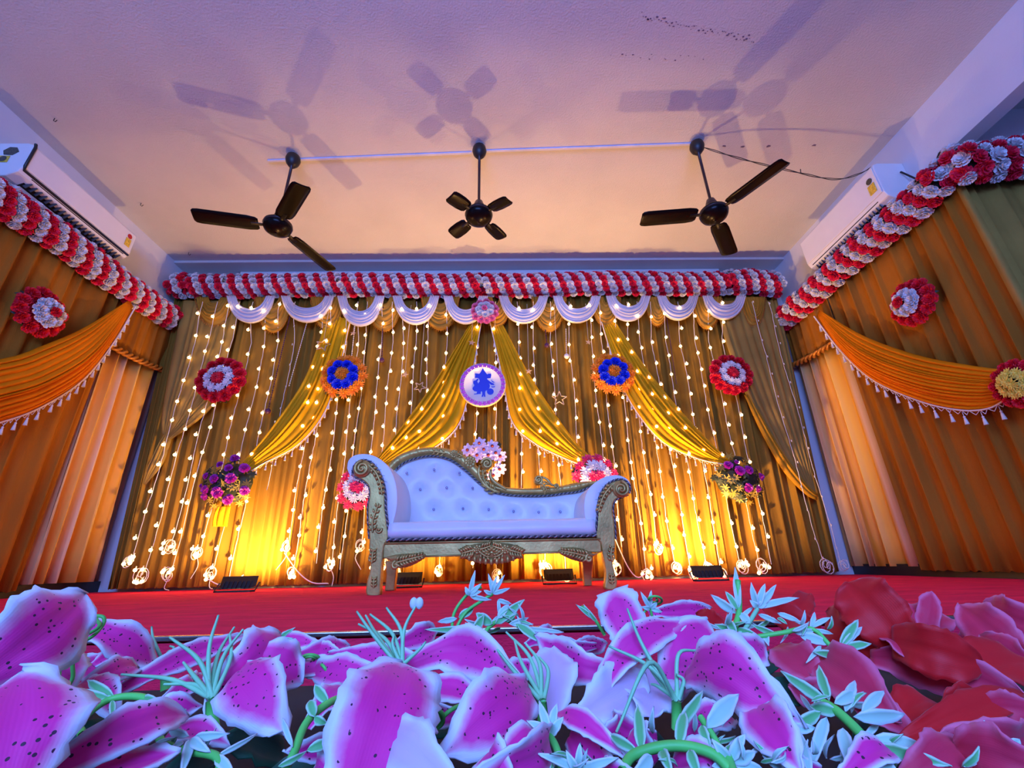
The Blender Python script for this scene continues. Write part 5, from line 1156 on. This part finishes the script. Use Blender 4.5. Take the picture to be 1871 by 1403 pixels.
# ---- tendrils
coil('looped green tendril at the upper left beside the broad petal', (162, 1146, ), 0.42, 30, 2.6, [(120, 1170, 0.42), (98, 1190, 0.41), (106, 1240, 0.41), (86, 1298, 0.40)]) if False else None
t = thing('tendril', 'looped green tendril at the upper left beside the broad petal', 'tendril', tuple(G(120, 1240, 0.42)), 'curled tendrils in the front bed')
for pts in ([(86, 1298, .40), (108, 1230, .41), (100, 1175, .42), (150, 1132, .43), (186, 1126, .43), (188, 1142, .43), (160, 1168, .42), (105, 1182, .42)], [(112, 1290, .40), (98, 1220, .41), (112, 1170, .42), (150, 1140, .43), (176, 1134, .43), (180, 1146, .42), (150, 1162, .42), (120, 1164, .42)],
            [(84, 1292, .40), (130, 1245, .41), (134, 1205, .41), (158, 1165, .42)], [(112, 1262, .40), (96, 1215, .42), (90, 1200, .42)]):
    stem(t, pts, 0.0014, M['stem'], 'loop')
coil('curled green tendril on the low lily left of the tall front petal', (566, 1206), 0.52, 20, 2.2, [(590, 1216, 0.5), (600, 1230, 0.5)])
coil('curled green tendril right of the tall front petal', (786, 1312), 0.38, 26, 2.3, [(820, 1300, 0.38), (860, 1280, 0.40)], 0.8)
coil('small curled tendril behind the leafy sprig near the sofa foot', (1195, 1096), 0.62, 16, 1.3, [(1180, 1115, 0.62), (1170, 1130, 0.62)])
# ---- leafy sprigs
sprig('vine with pointed pale leaves winding across the left front', [(150, 1342, .36), (148, 1318, .37), (200, 1278, .39), (260, 1274, .39), (290, 1300, .38), (292, 1350, .36), (330, 1370, .35), (395, 1382, .34), (400, 1420, .33)],
      [((200, 1275, .39), (116, 1264, .40), 30), ((208, 1272, .39), (160, 1242, .41), 22), ((255, 1278, .39), (253, 1366, .36), 24), ((258, 1276, .39), (300, 1290, .38), 24), ((205, 1280, .39), (205, 1328, .37), 14), ((290, 1300, .38), (340, 1296, .37), 26), ((345, 1352, .35), (330, 1420, .33), 26, 'mint_pale'), ((350, 1350, .35), (385, 1375, .34), 30, 'mint_pale'), ((355, 1346, .35), (420, 1340, .35), 22, 'mint_pale'), ((345, 1345, .35), (310, 1330, .36), 20, 'mint_pale'), ((395, 1382, .34), (470, 1340, .36), 14, 'mint_pale'), ((395, 1382, .34), (430, 1420, .33), 32, 'mint_pale')], r=0.0024)
sprig('bright green vine with small pointed leaves under the spotted lily', [(500, 1440, .32), (535, 1380, .33), (560, 1320, .35), (600, 1285, .37), (640, 1270, .40)],
      [((575, 1310, .35), (566, 1280, .36), 26, 'mint'), ((600, 1285, .37), (575, 1250, .38), 26, 'mint'), ((575, 1310, .35), (600, 1322, .35), 22, 'mint'), ((535, 1365, .33), (517, 1312, .35), 14, 'mint_pale'), ((560, 1372, .33), (608, 1352, .34), 34, 'mint'), ((508, 1400, .32), (560, 1372, .33), 16, 'mint')], r=0.0026)
sprig('bright green arching vine with pointed leaves at the bottom right of the middle', [(1136, 1410, .32), (1160, 1378, .33), (1230, 1362, .33), (1300, 1376, .32), (1345, 1420, .31)],
      [((1172, 1375, .33), (1165, 1288, .36), 40), ((1165, 1372, .33), (1112, 1340, .35), 34), ((1235, 1330, .35), (1284, 1262, .37), 36), ((1240, 1362, .33), (1252, 1300, .35), 40), ((1290, 1330, .34), (1350, 1268, .36), 52, 'mint_pale'), ((1282, 1325, .34), (1300, 1372, .33), 36), ((1190, 1380, .32), (1150, 1425, .31), 44, 'mint_pale'), ((1260, 1370, .32), (1280, 1425, .31), 40), ((1210, 1370, .33), (1230, 1420, .31), 40)], r=0.0030)
stem(bpy.data.objects['leaf_sprig.002'], [(1280, 1310, .35), (1300, 1340, .34), (1325, 1385, .33)], 0.0022, M['stem'])
sprig('white-tipped sprig star low in the front beside the spotted petal', [(1030, 1420, .33), (1018, 1370, .34), (1005, 1345, .35)],
      star_leaves((1005, 1345), [(985, 1280, 0.01), (1018, 1285, 0.01), (962, 1316, 0), (1030, 1310, 0), (932, 1350, -0.01), (978, 1322, 0)], 24, 0.35, 'mint_pale'), r=0.0024)
sprig('cluster of pale pointed leaves at the bottom edge near the middle', [(1060, 1440, .31), (1055, 1400, .32)],
      star_leaves((1056, 1408), [(1060, 1356, 0), (1034, 1370, 0), (980, 1376, 0), (1100, 1396, 0), (1130, 1384, 0), (1020, 1420, 0)], 22, 0.32, 'mint_pale'), r=0.0024)
sprig('tall sprig with lilac-white star blossoms in front of the sofa', [(825, 1165, .60), (830, 1120, .62), (855, 1085, .63), (880, 1072, .63)],
      star_leaves((858, 1088), [(868, 1042, 0), (880, 1066, 0), (898, 1096, 0), (880, 1080, 0), (850, 1072, 0)], 13, 0.62, 'mint_pale')+star_leaves((900, 1085), [(892, 1048, 0), (908, 1052, 0), (922, 1050, 0), (932, 1074, 0), (884, 1078, 0), (900, 1060, 0)], 11, 0.62, 'mint_pale')
      +[((835, 1130, .61), (800, 1136, .62), 14, 'mint_pale'), ((838, 1128, .61), (866, 1112, .62), 22), ((910, 1095, .62), (935, 1103, .62), 12, 'mint_pale'), ((910, 1095, .62), (912, 1128, .62), 10, 'mint_pale')], r=0.0020)
stem(bpy.data.objects['leaf_sprig.005'], [(825, 1165, .60), (850, 1120, .61), (880, 1098, .62), (900, 1085, .62)], 0.002, M['stem'])
sprig('bushy pale green sprig clump in front of the right half of the sofa', [(880, 1190, .56), (890, 1150, .57), (920, 1132, .58), (950, 1145, .57)],
      [((905, 1140, .57), (958, 1095, .58), 26), ((900, 1140, .57), (870, 1120, .58), 26), ((930, 1140, .57), (966, 1128, .58), 14, 'mint_pale'), ((935, 1142, .57), (975, 1140, .58), 12, 'mint_pale'), ((880, 1150, .57), (775, 1150, .58), 18), ((870, 1152, .57), (820, 1160, .58), 20), ((945, 1140, .57), (990, 1175, .56), 24), ((955, 1148, .57), (1022, 1152, .57), 12, 'mint_pale'), ((990, 1150, .57), (1030, 1155, .57), 10, 'mint_pale'), ((910, 1130, .57), (930, 1105, .58), 20, 'mint_pale')]
      +[((860, 1160, .56), (885, 1122, .57), 24), ((890, 1160, .56), (850, 1138, .57), 20)], r=0.0024)
sprig('small green sprout beside the upright petal', [(1105, 1160, .58), (1080, 1122, .58), (1062, 1108, .58)], [((1085, 1130, .58), (1052, 1104, .58), 12), ((1092, 1138, .58), (1066, 1104, .58), 11)], r=0.002)
sprig('pale star sprig behind the upright petal', [(1195, 1140, .62), (1188, 1112, .62)], star_leaves((1188, 1112), [(1170, 1080, 0), (1190, 1078, 0), (1200, 1100, 0), (1172, 1108, 0), (1210, 1118, 0)], 12, 0.62, 'mint_pale'), r=0.0018)
sprig('large star-shaped sprig with an upright green bud right of the open lily', [(1345, 1210, .48), (1335, 1170, .50), (1350, 1120, .52), (1348, 1060, .53)],
      [((1350, 1112, .52), (1343, 1036, .54), 18, 'mint_pale'), ((1345, 1120, .52), (1298, 1086, .53), 24, 'mint_pale'), ((1348, 1115, .52), (1325, 1080, .53), 18)]+star_leaves((1384, 1110), [(1372, 1064, 0), (1398, 1066, 0), (1418, 1068, 0), (1460, 1092, 0), (1400, 1098, 0), (1370, 1096, 0)], 17, 0.52, 'mint_pale')
      +[((1340, 1165, .50), (1400, 1215, .48), 32), ((1330, 1165, .50), (1310, 1205, .48), 34), ((1345, 1150, .51), (1390, 1165, .50), 24), ((1335, 1150, .51), (1305, 1140, .51), 20), ((1370, 1140, .51), (1350, 1120, .52), 22, 'mint_pale'), ((1345, 1160, .50), (1330, 1130, .51), 30)], r=0.003)
stem(bpy.data.objects['leaf_sprig.009'], [(1335, 1170, .50), (1360, 1150, .51), (1384, 1112, .52)], 0.0022, M['stem_pale'])
sprig('long sprig with small pale leaves reaching toward the red blossom', [(1372, 1165, .50), (1430, 1156, .49), (1480, 1148, .49), (1510, 1172, .48), (1535, 1205, .47)],
      [((1385, 1122, .52), (1430, 1140, .51), 14, 'mint_pale'), ((1420, 1120, .51), (1466, 1138, .50), 14, 'mint_pale'), ((1480, 1148, .49), (1488, 1118, .50), 11, 'mint_pale'), ((1482, 1146, .49), (1518, 1128, .49), 12, 'mint_pale'), ((1485, 1150, .49), (1522, 1158, .49), 11, 'mint_pale'), ((1450, 1156, .49), (1490, 1150, .49), 16, 'mint_pale'), ((1460, 1160, .49), (1520, 1178, .48), 26, 'mint_pale'),
       ((1535, 1180, .47), (1568, 1132, .48), 24), ((1538, 1178, .47), (1575, 1145, .48), 16, 'mint_pale'), ((1538, 1186, .47), (1592, 1176, .47), 22), ((1536, 1188, .47), (1566, 1222, .46), 22, 'mint_pale'), ((1500, 1180, .48), (1472, 1212, .47), 12, 'mint_pale'), ((1420, 1160, .50), (1372, 1140, .51), 16), ((1400, 1160, .50), (1405, 1180, .49), 18, 'mint_pale'), ((1520, 1195, .47), (1485, 1190, .47), 20)], r=0.0022)
sprig('big pale green sprig cluster spreading in the right front', [(1640, 1440, .32), (1580, 1350, .34), (1530, 1300, .36), (1505, 1285, .37)],
      [((1512, 1285, .37), (1426, 1226, .39), 40), ((1515, 1280, .37), (1496, 1216, .39), 34), ((1525, 1285, .36), (1560, 1262, .37), 36, 'mint_pale'), ((1545, 1300, .36), (1562, 1244, .38), 32, 'mint_pale'), ((1575, 1300, .35), (1615, 1262, .37), 30, 'mint_pale'), ((1560, 1310, .35), (1652, 1304, .36), 44, 'mint_pale'), ((1500, 1300, .36), (1420, 1340, .36), 36), ((1510, 1310, .36), (1480, 1410, .34), 38, 'mint_pale'), ((1540, 1330, .35), (1560, 1420, .33), 44, 'mint_pale'), ((1590, 1350, .34), (1690, 1362, .34), 40, 'mint_pale'), ((1600, 1360, .34), (1740, 1400, .32), 46), ((1490, 1330, .35), (1412, 1330, .36), 26, 'mint_pale'), ((1440, 1420, .33), (1414, 1336, .35), 26, 'mint_pale'), ((1480, 1420, .32), (1460, 1336, .35), 30, 'mint_pale'), ((1600, 1380, .33), (1650, 1440, .31), 50, 'mint_pale'), ((1530, 1300, .36), (1478, 1290, .37), 40)], r=0.0032)
sprig('white-edged sprig star in the bottom right corner', [(1850, 1440, .31), (1830, 1370, .33)], star_leaves((1828, 1372), [(1798, 1316, 0), (1752, 1330, 0), (1862, 1350, 0), (1770, 1374, 0), (1850, 1420, 0), (1812, 1340, 0)], 34, 0.33, 'mint_pale'), r=0.003)
sprig('mint leaf pair on the bottom edge in front of the purple petals', [(1350, 1440, .30), (1330, 1385, .32)], star_leaves((1335, 1392), [(1300, 1350, 0), (1362, 1340, 0), (1380, 1372, 0), (1300, 1400, 0), (1400, 1410, 0)], 36, 0.32, 'mint_pale'), r=0.003)
sprig('small star sprig behind the spotted lily near the carpet edge', [(515, 1200, .62), (508, 1165, .62)], star_leaves((508, 1168), [(495, 1158, 0), (540, 1146, 0), (536, 1166, 0), (545, 1172, 0), (492, 1172, 0), (520, 1155, 0)], 12, 0.62, 'mint'), r=0.0018)
sprig('tiny pale bud sprig above the looped tendril', [(178, 1135, .45), (172, 1122, .46), (165, 1114, .46)], star_leaves((168, 1116), [(160, 1112, 0), (172, 1108, 0), (178, 1116, 0)], 8, 0.46, 'mint_pale'), r=0.0014)
# ---- more lilies filling the middle of the bed
more = [('half-open lily tucked under the looped tendril', (150, 1240, .50), [((140, 1262, .47), (252, 1222, .54), 52, dict(arch=.014, roll=.5)), ((130, 1230, .5), (60, 1178, .56), 56, dict(arch=.012, roll=.3)), ((150, 1250, .48), (215, 1318, .42), 60, dict(arch=.014, roll=.4)), ((170, 1215, .54), (250, 1180, .60), 40, dict(arch=.012, roll=.5))]),
  ('lily with crossing petals below the thin grass spray at left', (300, 1340, .40), [((250, 1330, .42), (372, 1292, .44), 52, dict(arch=.014, roll=.5)), ((270, 1345, .40), (180, 1390, .36), 60, dict(arch=.012, roll=.5)), ((300, 1350, .39), (420, 1362, .38), 54, dict(arch=.012, roll=.6))]),
  ('flat lily behind the spotted lily and the carpet edge', (560, 1185, .72), [((470, 1180, .74), (590, 1176, .72), 36, dict(arch=.01, roll=.5)), ((540, 1200, .66), (640, 1180, .72), 38, dict(arch=.012, roll=.3)), ((420, 1200, .66), (520, 1192, .68), 36, dict(arch=.01, roll=.4))]),
  ('dark-throated lily in the gap beside the tall front petal', (600, 1310, .42), [((560, 1330, .40), (640, 1262, .46), 62, dict(arch=.012, roll=.6)), ((620, 1330, .40), (520, 1372, .36), 54, dict(arch=.014, roll=.5)), ((625, 1320, .41), (640, 1400, .36), 56, dict(arch=.012, roll=.5))]),
  ('small lily low between the tall petal and the white-tipped star', (880, 1330, .40), [((860, 1312, .42), (772, 1272, .46), 50, dict(arch=.014, roll=.5)), ((900, 1420, .32), (990, 1352, .36), 70, dict(arch=.012, roll=.4)), ((840, 1440, .32), (760, 1392, .34), 66, dict(arch=.01, roll=.5)), ((900, 1250, .52), (985, 1225, .54), 46, dict(arch=.014, roll=.4))]),
  ('folded lily under the arching green vine', (1230, 1350, .38), [((1200, 1345, .39), (1120, 1300, .42), 56, dict(arch=.014, roll=.5)), ((1250, 1350, .38), (1345, 1318, .39), 60, dict(arch=.014, roll=.5)), ((1230, 1400, .34), (1330, 1402, .33), 66, dict(arch=.012, roll=.5)), ((1180, 1430, .32), (1100, 1392, .34), 60, dict(arch=.01, roll=.4))]),
  ('lily behind the open lily beside the carpet', (1240, 1165, .68), [((1210, 1168, .66), (1320, 1150, .70), 40, dict(arch=.012, roll=.3)), ((1230, 1172, .66), (1150, 1150, .72), 36, dict(arch=.012, roll=.4)), ((1090, 1180, .66), (1010, 1172, .70), 32, dict(arch=.01, roll=.4))]),
  ('purple-tinged lily at the bottom between pale sprigs', (1520, 1400, .33), [((1500, 1410, .33), (1420, 1360, .35), 64, dict(arch=.012, roll=.4)), ((1540, 1420, .32), (1640, 1382, .34), 60, dict(arch=.012, roll=.5)), ((1440, 1290, .40), (1380, 1350, .38), 60, dict(arch=.014, roll=.5))])]
for lb, c, ps in more: flower(lb, c, ps)
flower('red blossom wedged behind the large pale sprig cluster', (1560, 1330, .42), [((1560, 1290, .44), (1680, 1352, .40), 70, dict(arch=.014, roll=.5)), ((1540, 1270, .46), (1440, 1252, .48), 66, dict(arch=.012, roll=.4)), ((1620, 1330, .42), (1720, 1290, .45), 66, dict(arch=.014, roll=.6, m='red_pet'))], 'rose_pet', name='red_blossom', group=RG)
flower('red blossom between bright petal and right picture edge', (1760, 1200, .60), [((1730, 1200, .58), (1850, 1165, .62), 56, dict(arch=.014, roll=.4)), ((1760, 1210, .56), (1880, 1238, .52), 70, dict(arch=.014, roll=.5, m='red_pet')), ((1720, 1190, .62), (1650, 1160, .66), 50, dict(arch=.01, roll=.4, m='red_pet'))], 'rose_pet', name='red_blossom', group=RG)
# ---- extra small leaves thickening the sprigs
def leaf_cloud(par, spots, n, seed, L=(28, 50), w=(10, 17), up=0.75):
    rnd = random.Random(seed); t = bpy.data.objects[par]
    for cx, cy, Y, sx, sy in spots:
        for k in range(n):
            x = cx+rnd.uniform(-sx, sx); y = cy+rnd.uniform(-sy, sy); a = rnd.uniform(-PI, PI)*0.5*up*1.3-PI/2 if rnd.random() < 0.75 else rnd.uniform(-PI, PI)
            l = rnd.uniform(*L); yy = Y+rnd.uniform(-0.02, 0.02)
            petal(t, (x, y, yy), (x+l*math.cos(a), y+l*math.sin(a), yy+rnd.uniform(-0.015, 0.015)), rnd.uniform(*w), M[rnd.choice(['mint', 'mint_pale', 'mint_pale'])], 'leaf', arch=0.003, prof='leaf', cup=0.25, wave=0.02, seed=k, nv=8, nu=5, roll=rnd.uniform(-0.7, 0.7))
names = [o.name for o in bpy.data.objects if o.name.startswith('leaf_sprig')]
LB = {bpy.data.objects[n]['label'][:24]: n for n in names}
def sprig_named(start): return [n for k, n in LB.items() if k.startswith(start[:24])][0]
leaf_cloud(sprig_named('big pale green sprig cluster'), [(1520, 1300, .37, 40, 20), (1590, 1370, .35, 70, 22), (1470, 1385, .34, 50, 18)], 7, 1)
leaf_cloud(sprig_named('bright green arching vine'), [(1250, 1345, .36, 60, 15), (1290, 1392, .34, 60, 10)], 6, 2)
leaf_cloud(sprig_named('large star-shaped sprig with'), [(1350, 1140, .52, 40, 16)], 9, 3, (22, 38), (8, 13))
leaf_cloud(sprig_named('long sprig with small pale'), [(1470, 1150, .50, 60, 12)], 7, 4, (20, 34), (7, 11))
leaf_cloud(sprig_named('bushy pale green sprig clump'), [(900, 1140, .58, 60, 14)], 12, 5, (20, 36), (7, 12))
leaf_cloud(sprig_named('vine with pointed pale leaves'), [(330, 1365, .36, 50, 14)], 6, 6, (26, 46), (9, 15))
leaf_cloud(sprig_named('cluster of pale pointed'), [(1060, 1392, .33, 60, 8)], 7, 7, (26, 44), (9, 14))
leaf_cloud(sprig_named('white-edged sprig star'), [(1800, 1390, .33, 70, 12)], 6, 8, (30, 52), (11, 18))
leaf_cloud(sprig_named('mint leaf pair'), [(1370, 1388, .33, 50, 10)], 6, 9, (26, 44), (10, 15))
# ---- broad dark leaves filling the bed
rnd = random.Random(5)
fill = [(30, 1250, .52, 'under the broad petal at the left edge'), (180, 1330, .44, 'under the winding vine at left'), (470, 1350, .42, 'below the drooping spotted petal'), (590, 1380, .38, 'left of the tall front petal'), (790, 1310, .46, 'right of the tall front petal'), (960, 1380, .40, 'under the white-tipped star'), (1150, 1340, .44, 'below the large open lily'), (1310, 1410, .36, 'beside the arching green vine'), (1450, 1250, .48, 'left of the wide red blossom'), (1620, 1310, .46, 'in the dark gap of the wide red blossom'), (1740, 1330, .42, 'under the low red blossom'), (340, 1400, .38, 'at the bottom edge under pale star leaves'), (700, 1270, .56, 'behind the tall front petal'), (1380, 1200, .58, 'under the large star-shaped sprig')]
for i, (x, y, Y, wh_) in enumerate(fill):
    a = rnd.uniform(-0.9, 0.9); L = rnd.uniform(70, 110)
    t = thing('broad_leaf', 'broad dark green leaf '+wh_, 'leaf', tuple(G(x, y, Y)), 'broad dark leaves in the front bed')
    petal(t, (x-L*math.cos(a), y+L*0.4*math.sin(a)+20, Y), (x+L*math.cos(a), y-L*0.4*math.sin(a)+20, Y+0.03), rnd.uniform(70, 100), M['big_leaf'], 'leaf_blade', arch=0.006, prof='leaf', cup=0.2, seed=i, nv=9, nu=5, roll=0.6)
